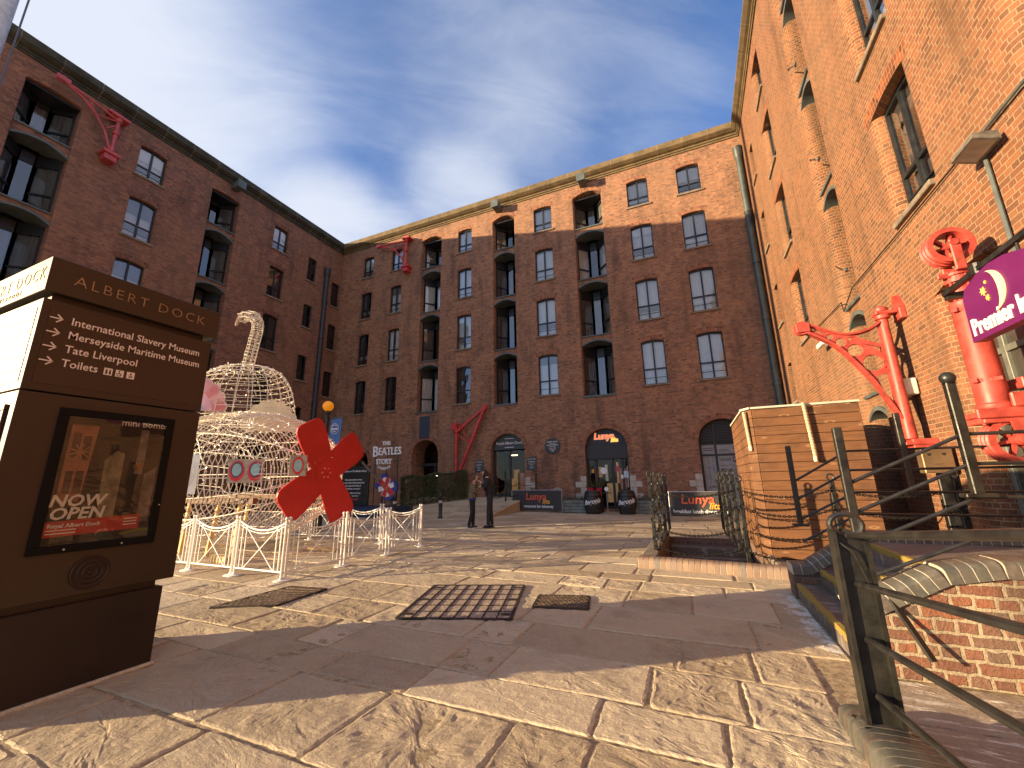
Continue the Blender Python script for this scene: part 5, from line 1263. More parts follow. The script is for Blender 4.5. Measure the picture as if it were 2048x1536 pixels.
# ------------------------------------------------------------------ plaques and notices on the far wall
def flat(name,label,cat,x,z,w,h,mt,lines,y=19,th=.03,round_=0,group=None):
    t=thing(name,label,cat,(x,y,z),0,group)
    m=MB()
    if round_: m.lathe([(round_*.97,-th),(round_,-th+.006),(round_,0)],(0,0,0),36,'y')
    else: m.bbox(-w/2,w/2,-th,0,-h/2,h/2,.004)
    m.build('board',mt,t); m=MB()
    for dz,s,sz in lines: m.text(s,sz,lambda a,b,c:(a,-th-.002-c,dz+b),.002,sz*.01)
    if lines: m.build('lettering',M_ltxt,t)
    return t
flat('round_plaque','round black plaque with white lines of writing on the brick between two doorways','plaque',-6.15,3.0,0,0,M_black,[(.2,'ALBERT DOCK',.085),(.11,'OPENED BY',.055),(.05,'HIS ROYAL HIGHNESS',.06),(-.01,'PRINCE ALBERT',.055),(-.1,'30 JULY 1846',.06),(-.17,'REOPENED',.055),(-.24,'1988',.06)],round_=.39)
L4=[(.22,'Royal Albert Dock',.06),(.1,'The Colonnades',.05),(.03,'Apartments 1 - 118',.045),(-.05,'Entrance A',.045),(-.13,'Private',.045),(-.2,'Deliveries',.045)]
flat('notice_board','small dark notice board left of the far entrance, behind the two people','sign',-10.15,2.15,.52,.62,M_fas,L4)
flat('notice_board','small dark notice board right of the far entrance','sign',-7.25,2.2,.52,.64,M_fas,L4)
flat('blue_panel','plain dark blue panel on the brick below a loading bay','panel',-13.65,4.4,.68,1.25,mat('navy_panel',(.03,.042,.065),.6,var=.1),[])
# ------------------------------------------------------------------ beacon, banner, Beatles sign, guitar
t=thing('belisha_beacon','orange globe beacon on a black pole beside the light sculpture','beacon',(-10.6,9.5,0))
m=MB(); m.lathe([(.12,0),(.12,.5),(.065,.55),(.06,3.55),(.1,3.58),(.1,3.64),(.07,3.67)],(0,0,0),16); m.build('pole',M_black,t,smooth=True)
m=MB(); m.sphere((0,0,3.83),.17,20,12); m.build('globe',mat('orange_globe',(.75,.28,.02),.3,var=.05,emis=(1,.35,.0),es=.12),t,smooth=True)
t=thing('banner','blue banner with a round white emblem hanging beside the orange beacon','banner',(-10.28,9.55,0))
m=MB(); m.prism([(-.22,2.55),(.24,2.5),(.27,3.42),(-.2,3.38)],-.006,.006,lambda a,b,d:(a,d+.02*math.sin(b*4),b)); m.build('cloth',mat('banner_blue',(.05,.13,.33),.7,var=.08),t,fix=True)
m=MB(); m.tube([(.02+.165*math.cos(2*pi*i/32),-.03,3.08+.165*math.sin(2*pi*i/32)) for i in range(32)],.006,4,closed=True); m.text('BEATLES',.085,lambda a,b,c:(.02+a,-.035-c,3.07+b),.002,.002,sx=.8); m.text('STORY',.05,lambda a,b,c:(.02+a,-.035-c,2.99+b),.002,.001)
for k in range(4): m.sphere((.02-.09+.06*k,-.035,3.17+.02*(1 if k in(1,2) else 0)),.016,6,4)
m.build('emblem',M_ltxt,t)
m=MB(); m.bar((-.3,0,3.43),(.27,0,3.43),.03,.03); m.build('banner_arm',M_black,t)
t=thing('lettering_sign','white cut out letters of THE BEATLES STORY LIVERPOOL on dark rods','sign',(-12.4,14.5,0))
m=MB(); F=lambda x,z:(lambda a,b,c:(x+a,-c,z+b))
Mwl=mat('white_sign_letters',(.78,.78,.8),.5,var=.03); m.text('THE',.24,F(-.03,3.1),.03,.004); m.build('word',Mwl,t); m=MB(); m.text('B',.66,F(-.62,2.74),.03,.006,sx=.85); m.text('EATLES',.46,F(.18,2.74),.03,.006,sx=.85); m.build('word',Mwl,t); m=MB(); m.text('STORY',.33,F(-.12,2.3),.03,.004,sx=.85); m.build('word',Mwl,t); m=MB()
for i,s in enumerate('LIVERPOOL'):
    a=-.55+1.1*i/8; m.text(s,.15,(lambda a:(lambda p,q,c:(-.1+.62*math.sin(a)+p*math.cos(a)-q*math.sin(-a)*-1*0+ -q*math.sin(a)*0,-c,2.62-.62*math.cos(a)+q+p*math.sin(a))))(a),.02,.002)
m.build('word',Mwl,t)
m=MB()
for x in(-.65,.0,.6): m.bar((x,.06,.3),(x,.06,2.95),.025,.025)
for z in (2.3,2.72): m.bar((-.75,.06,z),(.7,.06,z),.02,.02)
m.build('support_rods',M_black,t)
t=thing('information_board','black information board with lines of white writing near the hedge','sign',(-13.95,14.3,0))
m=MB(); m.bbox(-.85,.85,-.06,.06,.45,2.12,.02); m.build('board',M_black,t)
m=MB(); m.text('Welcome to The Beatles Story',.115,F(0,1.92),.003,.001); 
Fm=lambda x,z:(lambda a,b,c:(x+a,-.065-c,z+b))
m=MB(); m.text('Welcome to The Beatles Story',.115,Fm(0,1.92),.003,.001)
for i,s in enumerate(('Take an atmospheric journey','the story of the worlds greatest band','come and see the story of','the fab four in Liverpool')): m.text(s,.10,Fm(0,1.55-.13*i),.003,.001,sx=.85)
for i,s in enumerate(('Open seven days','Last entry')): m.text(s,.09,Fm(.15,.98-.12*i),.003,.001)
m.build('lettering',M_ltxt,t)
m=MB(); m.text('TICKETS',.10,Fm(.15,.70),.003,.002); m.build('lettering',mat('red_lettering',(.6,.06,.06),.5),t)
t=thing('display_plinth','low dark blue display plinth under the guitar','plinth',(-13.0,14.3,0))
m=MB(); m.bbox(-1.9,1.85,-.5,.6,0,.42,.03); m.build('plinth',mat('navy_paint',(.015,.03,.075),.5,var=.15),t)
t=thing('giant_guitar','giant guitar painted with a red white and blue union flag, leaning left','guitar',(-11.85,14.0,1.22))
ga=R_(38)  # neck leans up and to the left
def gp(a,b,d):
    return (-a*math.cos(ga)+b*math.sin(ga),-d,a*math.sin(ga)+b*math.cos(ga))
def body_outline():
    pts=[]
    for i in range(48):
        a=2*pi*i/48; r=.56+.10*math.cos(2*a)-.05*math.cos(a)-.10*max(0,math.cos((a-.75)*4))*(abs(a-.75)<.39)-.10*max(0,math.cos((a-5.53)*4))*(abs(a-5.53)<.39); 
        pts.append((r*1.0*math.cos(a),r*.98*math.sin(a)))
    return pts
hw=[(-.56,.02),(-.54,.17),(-.46,.33),(-.32,.43),(-.16,.42),(-.02,.34),(.1,.30),(.2,.30),(.32,.36),(.43,.38),(.52,.31),(.545,.21),(.47,.11),(.42,.06)]
bo=[(a,-w) for a,w in hw]+[(a,w) for a,w in hw[::-1]]
m=MB(); m.prism(bo,-.06,.06,gp); m.build('body',mat('flag_blue_paint',(.03,.035,.22),.35,var=.1),t,fix=True)
wt=MB();rd=MB()
def strip(mb,ang,w,d,cut=.47):
    cut=min(cut,.40 if abs(math.sin(ang))>.5 else .5)
    c,s=math.cos(ang),math.sin(ang); mb.prism([(-cut*c+w*s,-cut*s-w*c),(cut*c+w*s,cut*s-w*c),(cut*c-w*s,cut*s+w*c),(-cut*c-w*s,-cut*s+w*c)],.06,d,gp)
for a in (R_(38)+0,R_(38)+pi/2): strip(wt,a,.10,.066,.45)
for a in (R_(83),R_(-7)): strip(wt,a,.055,.064,.5)
for a in (R_(38)+0,R_(38)+pi/2): pass
for a in (R_(-7)+pi/2+.0,R_(-7)): strip(rd,a,.028,.068,.5)
strip(rd,0,.115,.072,.47); strip(rd,R_(62),.085,.070,.42)
wt.build('white_stripes',mat('flag_white_paint',(.75,.68,.62),.35),t,fix=True); rd.build('red_stripes',mat('flag_red_paint',(.55,.02,.03),.35),t,fix=True)
m=MB(); m.prism([(.35,-.06),(1.75,-.045),(1.75,.045),(.35,.06)],.062,.1,gp); nk=m.build('neck',mat('dark_fretboard',(.10,.05,.04),.5),t,fix=True)
m=MB()
for i in range(13): x=.5+.095*i; m.prism([(x,-.06),(x+.014,-.06),(x+.014,.06),(x,.06)],.101,.105,gp)
m.build('frets',mat('silver_fret',(.5,.45,.42),.35,.8),nk,fix=True)
m=MB(); m.prism([(-.12,-.1),(-.05,-.1),(-.05,.1),(-.12,.1)],.073,.09,gp); m.prism([(.1,-.08),(.16,-.08),(.16,.08),(.1,.08)],.073,.09,gp); m.build('pickup',mat('brass_pickup',(.35,.22,.08),.4,.6),t,fix=True)
m=MB(); m.bar((-.35,.08,-1.22),(-.3,.1,-.2),.06,.06); m.build('stand',M_black,t); m=MB(); m.bar((.3,.08,-1.22),(.25,.1,-.2),.06,.06); m.build('stand',M_black,t)
# ------------------------------------------------------------------ hedge
def hedge(p,q,w,h,zfun):
    t=thing('hedge','dark clipped evergreen hedge along the entrance ramp','hedge',(p[0],p[1],0)); rnd=random.Random(31)
    d=V(q[0]-p[0],q[1]-p[1],0); L=d.length; d.normalize(); s=V(-d.y,d.x,0); m=MB(); m.usetone=True
    N=15000
    for _ in range(N):
        a=rnd.uniform(-.1,L+.1); f=rnd.random()
        b=rnd.uniform(-w/2,w/2); z=rnd.uniform(.02,h)
        k=rnd.random()
        if k<.5: b=-w/2+abs(rnd.gauss(0,.06))*1.0-.04
        elif k<.75: z=h-abs(rnd.gauss(0,.05))+.05*math.sin(a*5)+rnd.random()*.04
        elif k<.85: a=rnd.choice((0,L))+rnd.gauss(0,.05)
        c=V(p[0],p[1],0)*0+d*a+s*b+V(0,0,z+zfun(p[0]+d.x*a,p[1]+d.y*a))
        n=V(rnd.gauss(0,1),rnd.gauss(0,1),rnd.gauss(0,.8)).normalized(); u=n.orthogonal().normalized(); v=n.cross(u); r=rnd.uniform(.022,.042)
        m.tone=rnd.random(); m.add([c-u*r,c-v*r*.5,c+u*r,c+v*r*.5],[(0,1,2,3)])
    m.build('foliage',M_leaf,t)
    m=MB()
    for k in range(int(L/.3)): a=.15+.3*k; m.tube([d*a+V(0,0,zfun(p[0]+d.x*a,p[1]+d.y*a)-.02),d*a+s*.03+V(0,0,h*.8)],.02,5)
    m.build('stem',mat('hedge_stem',(.06,.04,.025),.9),t)
M_leaf=tonemat('hedge_leaf',[(0,(.012,.028,.008)),(.5,(.03,.055,.012)),(.85,(.06,.09,.02)),(1,(.10,.12,.03))],.55)
hedge((-13.1,16.6),(-10.75,18.55),.75,1.35,lambda x,y:max(0.,(y-14.6)/4.4*.62))
# ------------------------------------------------------------------ bollards, boards, barrels, planters
def bollard(label,x,y):
    t=thing('bollard',label,'bollard',(x,y,0),0,'black bollards by the hedge')
    m=MB(); m.lathe([(.10,0),(.10,.06),(.075,.09),(.075,.8),(.09,.82),(.09,.87),(.075,.9),(.07,.97),(.03,1.0)],(0,0,0),18); m.build('shaft',M_black,t,smooth=True)
    m=MB(); m.lathe([(.0765,.58),(.0765,.68)],(0,0,0),18); m.build('white_band',mat('dull_white_band',(.4,.4,.4),.5),t)
bollard('black bollard standing on open paving in front of the hedge',-9.35,14.25); bollard('black bollard in front of the giant guitar',-11.0,13.5)
def cafe_board(label,x,y,rz,w,h,z0,sub,legs):
    t=thing('cafe_barrier',label,'banner',(x,y,0),rz,'printed cafe banners'); 
    m=MB(); m.bbox(-w/2,w/2,-.012,.012,z0,z0+h,.004); b=m.build('banner_panel',mat('charcoal_canvas',(.045,.043,.045),.75,var=.12,scale=3),t)
    for sx in(-1,1):
        m=MB(); m.tube([(sx*(w/2+.02),0,.02),(sx*(w/2+.02),0,z0+h+.03)],.022,8); m.bbox(sx*(w/2+.02)-.04,sx*(w/2+.02)+.04,-.22,.22,0,.03,.008); m.build('leg',mat('brushed_steel',(.45,.45,.45),.4,.8),t)
    m=MB(); m.tube([(-w/2,0,z0+h+.02),(w/2,0,z0+h+.02)],.016,8); m.build('top_rail',mat('brushed_steel',(.45,.45,.45),.4,.8),t)
    lunya(lambda a,b,c:(a+.1,-.014-c,z0+h*.62+b),.95,b,lit=False)
    m=MB(); m.text(sub,.17,lambda a,p,c:(a+.1,-.015-c,z0+h*.2+p),.002,.003,shear=.1,sx=.9); m.build('lettering',M_ltxt,b)
cafe_board('charcoal cafe banner reading Restaurant Bar Takeaway, left of the black barrels',-6.72,18.05,-.12,2.5,.86,.08,'restaurant bar takeaway',0)
cafe_board('charcoal cafe banner reading Breakfast Lunch Dinner Drinks, behind the basement stair pit',0.0,15.5,.0,1.75,.78,.14,'breakfast lunch dinner drinks',0)
def barrel(label,x,y,rz):
    t=thing('barrel',label,'barrel',(x,y,0),rz,'black barrels used as tables')
    pr=[(.30,0),(.305,.02)]+[(.30+.085*math.sin(pi*(.06+.88*i/14)),.05+.85*i/14) for i in range(15)]+[(.29,.93),(.27,.935),(.265,.90)]
    m=MB(); m.lathe(pr,(0,0,0),32); m.build('staves',mat('black_barrel_paint',(.025,.024,.023),.42,var=.25,scale=3),t,smooth=True)
    for z,r in ((.06,.325),(.24,.368),(.7,.368),(.86,.325)): m=MB(); m.lathe([(r,z-.025),(r+.006,z-.02),(r+.006,z+.02),(r,z+.025)],(0,0,0),32); m.build('hoop',mat('dark_hoop',(.035,.035,.035),.35,.6),t,smooth=True)
    def wrap(a,b,c):
        R=.388+c; th=(a)/.388-.1; return (R*math.sin(th),-R*math.cos(th),.50+b+a*.18)
    m=MB(); m.text('Beronia',.26,wrap,.004,.005,shear=.28,sx=.92,res=4); m.tube([wrap(-.1,-.12,.004),wrap(.15,-.11,.004),wrap(.34,-.09,.004)],.007,4); m.build('lettering',M_ltxt,t)
barrel('black wine barrel with white script in front of two red tubs',-4.05,17.75,.22); barrel('black wine barrel with white script, right of the restaurant door',-2.66,17.78,.16)
M_plank=mat('grey_green_planks',(.17,.185,.16),.8,var=.3,scale=4)
def planter(label,x,y,w):
    t=thing('planter',label,'planter',(x,y,0),0,'grey plank planters along the far wall')
    for k in range(4):
        m=MB(); m.bbox(-w/2,w/2,-.25,-.22,.02+.13*k,.135+.13*k,.006); m.bbox(-w/2,w/2,.22,.25,.02+.13*k,.135+.13*k,.006); m.bbox(-w/2,-w/2+.03,-.22,.22,.02+.13*k,.135+.13*k,.006); m.bbox(w/2-.03,w/2,-.22,.22,.02+.13*k,.135+.13*k,.006); m.build('plank',M_plank,t)
    m=MB(); m.box(-w/2+.03,w/2-.03,-.22,.22,.02,.48); m.build('soil',mat('soil',(.03,.022,.015),.95),t)
    rnd=random.Random(int(w*100)); m=MB(); m.usetone=True
    for _ in range(int(900*w)):
        c=V(rnd.uniform(-w/2,w/2),rnd.uniform(-.22,.22),.5+abs(rnd.gauss(0,.1))); n=V(rnd.gauss(0,1),rnd.gauss(0,1),rnd.gauss(0,1)).normalized(); u=n.orthogonal().normalized(); v=n.cross(u); r=rnd.uniform(.02,.045); m.tone=rnd.random(); m.add([c-u*r,c-v*r*.4,c+u*r,c+v*r*.4],[(0,1,2,3)])
    f=m.build('foliage',tonemat('grey_green_leaf',[(0,(.05,.07,.05)),(.6,(.11,.14,.10)),(1,(.2,.21,.17))],.6),t); 
planter('weathered grey plank planter between the banner and the left barrel',-5.05,18.2,1.25); planter('weathered grey plank planter to the right of the right hand barrel',-1.35,18.2,1.9)
t=thing('menu_stand','thin chrome stand with a small round white sign between the two barrels','stand',(-3.42,17.6,0))
m=MB(); m.tube([(0,0,.02),(0,0,.98)],.018,8); m.lathe([(.14,0),(.14,.015),(.03,.03)],(0,0,0),16); m.build('stem',mat('brushed_steel',(.45,.45,.45),.4,.8),t); m=MB(); m.lathe([(.085,-.01),(.085,.01)],(0,-.02,1.0),20,'y'); m.build('round_sign',M_ltxt,t); m=MB(); m.bbox(-.2,.2,-.06,.06,.83,.86,.005); m.build('shelf',M_black,t)
for x in (-4.28,-3.92):
    t=thing('plant_tub','small red plant tub behind the left hand barrel, '+('left of its pair' if x<-4 else 'right of its pair'),'plant pot',(x,18.45,.55),0,'red plant tubs')
    m=MB(); m.lathe([(.10,0),(.14,.45),(.15,.48),(.12,.47)],(0,0,0),18); m.build('tub',mat('crimson_plastic',(.5,.02,.05),.4),t)
    m=MB(); m.usetone=True; rnd=random.Random(int(x*100))
    for _ in range(220):
        c=V(rnd.gauss(0,.09),rnd.gauss(0,.09),.5+abs(rnd.gauss(0,.13))); n=V(rnd.gauss(0,1),rnd.gauss(0,1),rnd.gauss(0,1)).normalized(); u=n.orthogonal().normalized(); v=n.cross(u); r=.035; m.tone=rnd.random(); m.add([c-u*r,c-v*r*.4,c+u*r,c+v*r*.4],[(0,1,2,3)])
    m.build('foliage',M_leaf,t)
    m=MB(); m.box(-.15,.15,-.15,.15,-.55,-.001); m.build('tub_stand',M_black,t)
# cafe chair stacked by the banner
t=thing('cafe_chair','thin metal cafe chair behind the left cafe banner','chair',(-5.9,18.45,0))
for sx in(-1,1):
    for sy in(-1,1): m=MB(); m.tube([(sx*.2,sy*.2,0),(sx*.17,sy*.17,.45)],.012,6); m.build('leg',mat('brushed_steel',(.45,.45,.45),.4,.8),t)
m=MB(); m.bbox(-.21,.21,-.2,.2,.45,.475,.01); m.build('seat',M_black,t); m=MB(); m.tube([(-.19,.2,.46),(-.2,.25,.95),(-.1,.26,1.02),(.1,.26,1.02),(.2,.25,.95),(.19,.2,.46)],.012,6); m.tube([(-.2,.24,.8),(.2,.24,.8)],.01,6); m.build('backrest',mat('brushed_steel',(.45,.45,.45),.4,.8),t)
# ------------------------------------------------------------------ timber clad box and ropes
def woodmat():
    M=bpy.data.materials.new('stained_cladding'); M.use_nodes=True; g=NT(M.node_tree); g.n.clear()
    tc=g.a('ShaderNodeTexCoord').outputs['Object']; tone=g.a('ShaderNodeAttribute',attribute_name='tone').outputs['Fac']
    off=g.a('ShaderNodeCombineXYZ',{0:g.m('MULTIPLY',tone,37.),1:0.,2:g.m('MULTIPLY',tone,11.)}).outputs[0]
    p=g.a('ShaderNodeVectorMath',{0:tc,1:off},operation='ADD').outputs[0]
    gr=g.a('ShaderNodeTexNoise',{'Vector':g.a('ShaderNodeMapping',{'Vector':p,'Scale':(1.2,1.2,26.)}).outputs[0],'Scale':2.,'Detail':6.,'Distortion':.8}).outputs['Fac']
    c=g.ramp(gr,[(.3,(.12,.052,.024)),(.5,(.18,.08,.036)),(.75,(.225,.105,.048))])
    c=g.mix(g.m('MULTIPLY',tone,.45),c,(.17,.08,.04))
    kn=g.a('ShaderNodeTexVoronoi',{'Vector':g.a('ShaderNodeMapping',{'Vector':p,'Scale':(1.,1.,3.2)}).outputs[0],'Scale':1.9}).outputs['Distance']
    c=g.mix(g.mr(kn,.10,.0,0,.8),c,(.11,.045,.018))
    ring=g.m('MULTIPLY',g.mr(kn,.2,.1),g.mr(kn,.08,.12)); c=g.mix(g.m('MULTIPLY',ring,.5),c,(.5,.3,.16))
    b=g.a('ShaderNodeBsdfPrincipled',{'Base Color':g.mix(g.mr(g.a('ShaderNodeTexNoise',{'Vector':tc,'Scale':1.6,'Detail':8.,'Roughness':.7}).outputs['Fac'],.42,.7,0.,.6),c,(.07,.04,.025)),'Roughness':.8,'Specular IOR Level':.25}); bp=g.a('ShaderNodeBump',{'Height':gr,'Strength':.3,'Distance':.006}); g.l.new(bp.outputs[0],b.inputs['Normal'])
    o=g.a('ShaderNodeOutputMaterial'); g.l.new(b.outputs[0],o.inputs[0]); return M
M_clad=woodmat()
t=thing('timber_clad_box','tall box clad in brown horizontal boards with a pale capping strip, beside the right wing','wooden enclosure',(1.85,10,0))
m=MB(); m.usetone=True; rnd=random.Random(8); bh=.163
for k in range(16):
    z=.02+bh*k; m.tone=rnd.random()
    m.bbox(-.74,.87,-1.27,-1.24,z,z+bh-.007,.006); m.tone=rnd.random()
    # chamfered corner and the two returning sides
    m.bar((-.86,-1.05,z+bh/2-.003),(-.742,-1.262,z+bh/2-.003),.028,bh-.009); m.bbox(-.88,-.85,-1.04,1.5,z,z+bh-.007,.006); m.bbox(.84,.87,-1.235,1.5,z,z+bh-.007,.006)
m.build('cladding',M_clad,t)
m=MB(); m.box(-.84,.835,-1.03,1.48,.0,2.6); m.box(-.73,.83,-1.235,-1.03,0,2.6); m.build('core',M_dark,t)
m=MB(); m.bbox(-.76,.89,-1.29,-1.2,2.635,2.672,.004); m.bar((-.89,-1.04,2.653),(-.755,-1.285,2.653),.08,.036); m.bbox(-.905,-.83,-1.04,1.52,2.635,2.672,.004); m.bbox(.80,.89,-1.198,1.52,2.635,2.672,.004); m.build('capping',mat('pale_capping',(.52,.47,.38),.7,var=.15),t)
def rope(label,x,z0,z1,dx,y=8.66):
    t=thing('rope',label,'rope',(x,y,z0)); m=MB(); L=z0-z1; n=60
    for k in range(3):
        m.tube([(dx*i/n+.016*math.cos(i*.62+2*pi*k/3),.016*math.sin(i*.62+2*pi*k/3),-L*i/n) for i in range(n+1)],.0145,6)
    m.build('strands',mat('pale_rope',(.50,.40,.26),.85,var=.2,scale=30),t); m=MB(); m.lathe([(.03,-L-.08),(.034,-L-.02),(.03,-L+.01)],(dx,0,0),10); m.build('whipped_end',mat('pale_rope_end',(.65,.55,.4),.8),t)
rope('twisted pale rope hanging down the middle of the timber clad front',1.91,2.68,1.72,.04); rope('short twisted pale rope at the left corner of the timber clad box',.98,2.6,1.95,.03,8.8)
# ------------------------------------------------------------------ fittings on the right wing
t=thing('floodlight','weathered floodlight on a bracket high on the sunlit right wall','floodlight',(3.58,5.85,5.25)); t.scale=(.8,.8,.8)
m=MB(); m.tube([(.0,.12,.12),(-.1,.1,.02),(-.2,.05,-.08)],.022,8); m.build('bracket',M_iron,t)
m=MB(); m.add([(-.34,-.22,-.16),(-.34,.32,-.16),(-.05,.32,-.27),(-.05,-.22,-.27),(-.30,-.18,-.05),(-.30,.28,-.05),(-.04,.28,-.1),(-.04,-.18,-.1)],[(0,3,2,1),(4,5,6,7),(0,1,5,4),(1,2,6,5),(2,3,7,6),(3,0,4,7)]); h=m.build('housing',mat('rusty_lamp_housing',(.13,.11,.09),.7,var=.4,scale=9),t,fix=True)
m=MB(); m.add([(-.31,-.18,-.176),(-.31,.28,-.176),(-.08,.28,-.263),(-.08,-.18,-.263)],[(0,3,2,1)]); m.build('lens',mat('dusty_lens',(.20,.15,.12),.15),h)
t=thing('conduit','dark metal conduit rising and falling from the floodlight on the right wall','conduit',(3.6,6.05,5.35))
m=MB(); m.tube([(-.02,.05,.0),(-.02,-.75,.02),(-.02,-2.2,.1)],.018,8); m.tube([(-.02,.02,0),(-.02,0.0,-.3),(-.02,.02,-1.3),(-.02,.02,-2.0)],.022,8); m.build('pipe',M_iron,t)
t=thing('wall_cable','thin black cable running level along the sunlit brick wall','cable',(3.6,6.2,5.38)); m=MB(); m.tube([(-.012,-.1,0),(-.012,2,-.01),(-.012,4.3,.0),(-.012,5.0,-.27),(-.012,5.05,-.03),(-.012,9.2,.16)],.011,6); m.build('cable',M_black,t)
for i,(y,z,w) in enumerate(((11.05,12.15,'topmost'),(10.9,9.1,'middle'),(10.75,6.05,'lowest'))):
    t=thing('lamp_bracket','%s of three small black hooked brackets up the recessed bay of the right wing'%w,'bracket',(3.6,y,z),0,'hooked brackets on the right wing')
    m=MB(); m.tube([(0,-.2,-.2),(-.05,-.16,-.18),(-.08,0,-.05),(-.08,.14,.07),(-.05,.2,.08)],.016,6); m.bbox(-.03,.0,-.25,-.16,-.25,-.16,.005); m.build('hook',M_black,t)
t=thing('security_camera','white security camera on the right wing below the crane tip','camera',(3.45,12.6,4.75))
m=MB(); m.bbox(-.09,.0,-.25,.25,-.06,.06,.015); m.build('housing',mat('white_plastic',(.72,.7,.62),.4),t); m=MB(); m.tube([(-.02,-.2,-.05),(.12,-.3,-.15)],.02,6); m.build('arm',M_iron,t)
t=thing('alarm_box','pale cream box beside the crane post on the right wall','box',(3.5,9.0,2.85))
m=MB(); m.bbox(-.14,.1,-.16,.16,-.14,.14,.015); m.build('case',mat('cream_plastic',(.68,.63,.5),.45),t); m=MB(); m.tube([(.09,0,-.14),(.09,.02,-1.0)],.01,6); m.build('cable',M_black,t)
t=thing('wall_bin','brown metal wall bin with two dark slots under the ring pierced crane','bin',(3.42,8.35,1.6))
m=MB(); m.bbox(-.22,.14,-.09,.09,-.19,.19,.01); m.build('case',mat('brown_metal',(.22,.14,.08),.35,.5,var=.15,scale=3),t)
m=MB()
for x in(-.13,.04): m.prism([(x-.03,.11),(x-.02,.07),(x+.01,.07),(x+.02,.11),(x-.005,.10)],.09,.094,lambda a,b,d:(a,-d,b))
m.box(-.1,.02,-.0935,-.0905,-.06,-.055); m.box(-.06,-.01,-.0935,-.0905,-.13,-.11); m.build('slots',M_black,t,fix=True)
m=MB(); m.bbox(-.05,.18,.02,.08,-1.5,-.19,.01); m.build('post',M_black,t)
# hanging hotel sign
def hotel_sign():
    t=thing('hanging_sign','purple hotel sign with a yellow crescent moon hanging over the hoist column','sign',(2.8,5.0,0))
    z0=2.69; pts=[(.51,z0),(-.55,z0),(-.55,3.14),(-.45,3.24),(-.2,3.31),(0,3.33),(.2,3.31),(.42,3.24),(.49,3.14)]
    m=MB(); m.prism(pts,-.05,.05,lambda a,b,d:(d,a,b)); b=m.build('panel',mat('deep_purple_panel',(.12,.012,.09),.4,var=.06),t,fix=True)
    F=lambda y,z,dd=0:(lambda a,q,c:(-.052-c-dd,y-a,z+q))
    m=MB(); m.text('Premier Inn',.235,F(.46,2.82),.005,.006,align='LEFT',sx=.78); m.build('lettering',mat('cream_letters',(.85,.82,.68),.5,var=.02),b)
    m=MB(); cr=[(-.16*math.cos(a)*-1*-1*0+.20*math.sin(a),.20*math.cos(a)) for a in [pi*i/20 for i in range(21)]]
    inn=[(.05*math.sin(a)*2.2*(1-.0),.20*math.cos(a)) for a in [pi*i/20 for i in range(20,-1,-1)]]
    m.prism([(x,z) for x,z in cr+inn[1:-1]],0,.008,lambda a,q,d:(-.052-d,-.0-a+.07,3.07+q)); 
    m.build('crescent_moon',mat('pale_yellow_moon',(.85,.75,.38),.5,var=.05),b,fix=True)
    st_=MB()
    for (y,z,r) in ((.16,3.11,.045),(.12,3.03,.032),(.10,3.18,.018)):
        st_.prism([((r if k%2==0 else r*.4)*math.cos(pi*k/7+.3),(r if k%2==0 else r*.4)*math.sin(pi*k/7+.3)) for k in range(14)],0,.008,lambda a,q,d:(-.052-d,y-a,z+q))
    st_.build('star',mat('star_yellow',(.85,.65,.15),.5),b,fix=True)
    m=MB(); m.bar((0,.85,3.36),(0,-.9,3.40),.05,.05); m.bar((0,.84,3.33),(.82,.84,3.33),.07,.07); m.bar((0,-.7,3.40),(.82,-.7,3.40),.07,.07); m.bar((.0,.35,3.45),(.8,.35,3.38),.05,.05)
    m.lathe([(.045,3.33),(.045,3.44)],(0,.25,0),10); m.tube([(0,.25,3.33),(0,.25,3.27)],.012,6); m.tube([(0,-.3,3.36),(0,-.3,3.28)],.012,6); m.build('bracket',M_black,t)
hotel_sign()
# pole at the left edge
t=thing('flagpole','pale pole with a thin halyard at the far left edge behind the totem','pole',(-19.2,2.72,0))
m=MB(); m.tube([(0,0,0),(0,0,24)],[.28,.2],14); m.build('mast',mat('pale_grey_mast',(.5,.49,.47),.5),t,smooth=True); m=MB(); m.tube([(.2,.36,.5),(.2,.36,23.5)],.026,6); m.build('halyard',mat('dark_halyard',(.1,.1,.12),.6),t)
# shop sign on the left wing, seen through the wire hull
t=thing('shop_sign','dark shop sign with white letters on the left wing behind the wire hull','sign',(-20.98,15.9,4.6))
m=MB(); m.bbox(.0,.06,-1.0,1.0,-.45,.5,.01); m.build('panel',M_char,t); m=MB(); m.text('BEATLES',.42,lambda a,b,c:(.062+c,a,.12+b),.01,.004); m.text('STORY',.25,lambda a,b,c:(.062+c,a,-.22+b),.01,.003); m.build('lettering',M_ltxt,t)
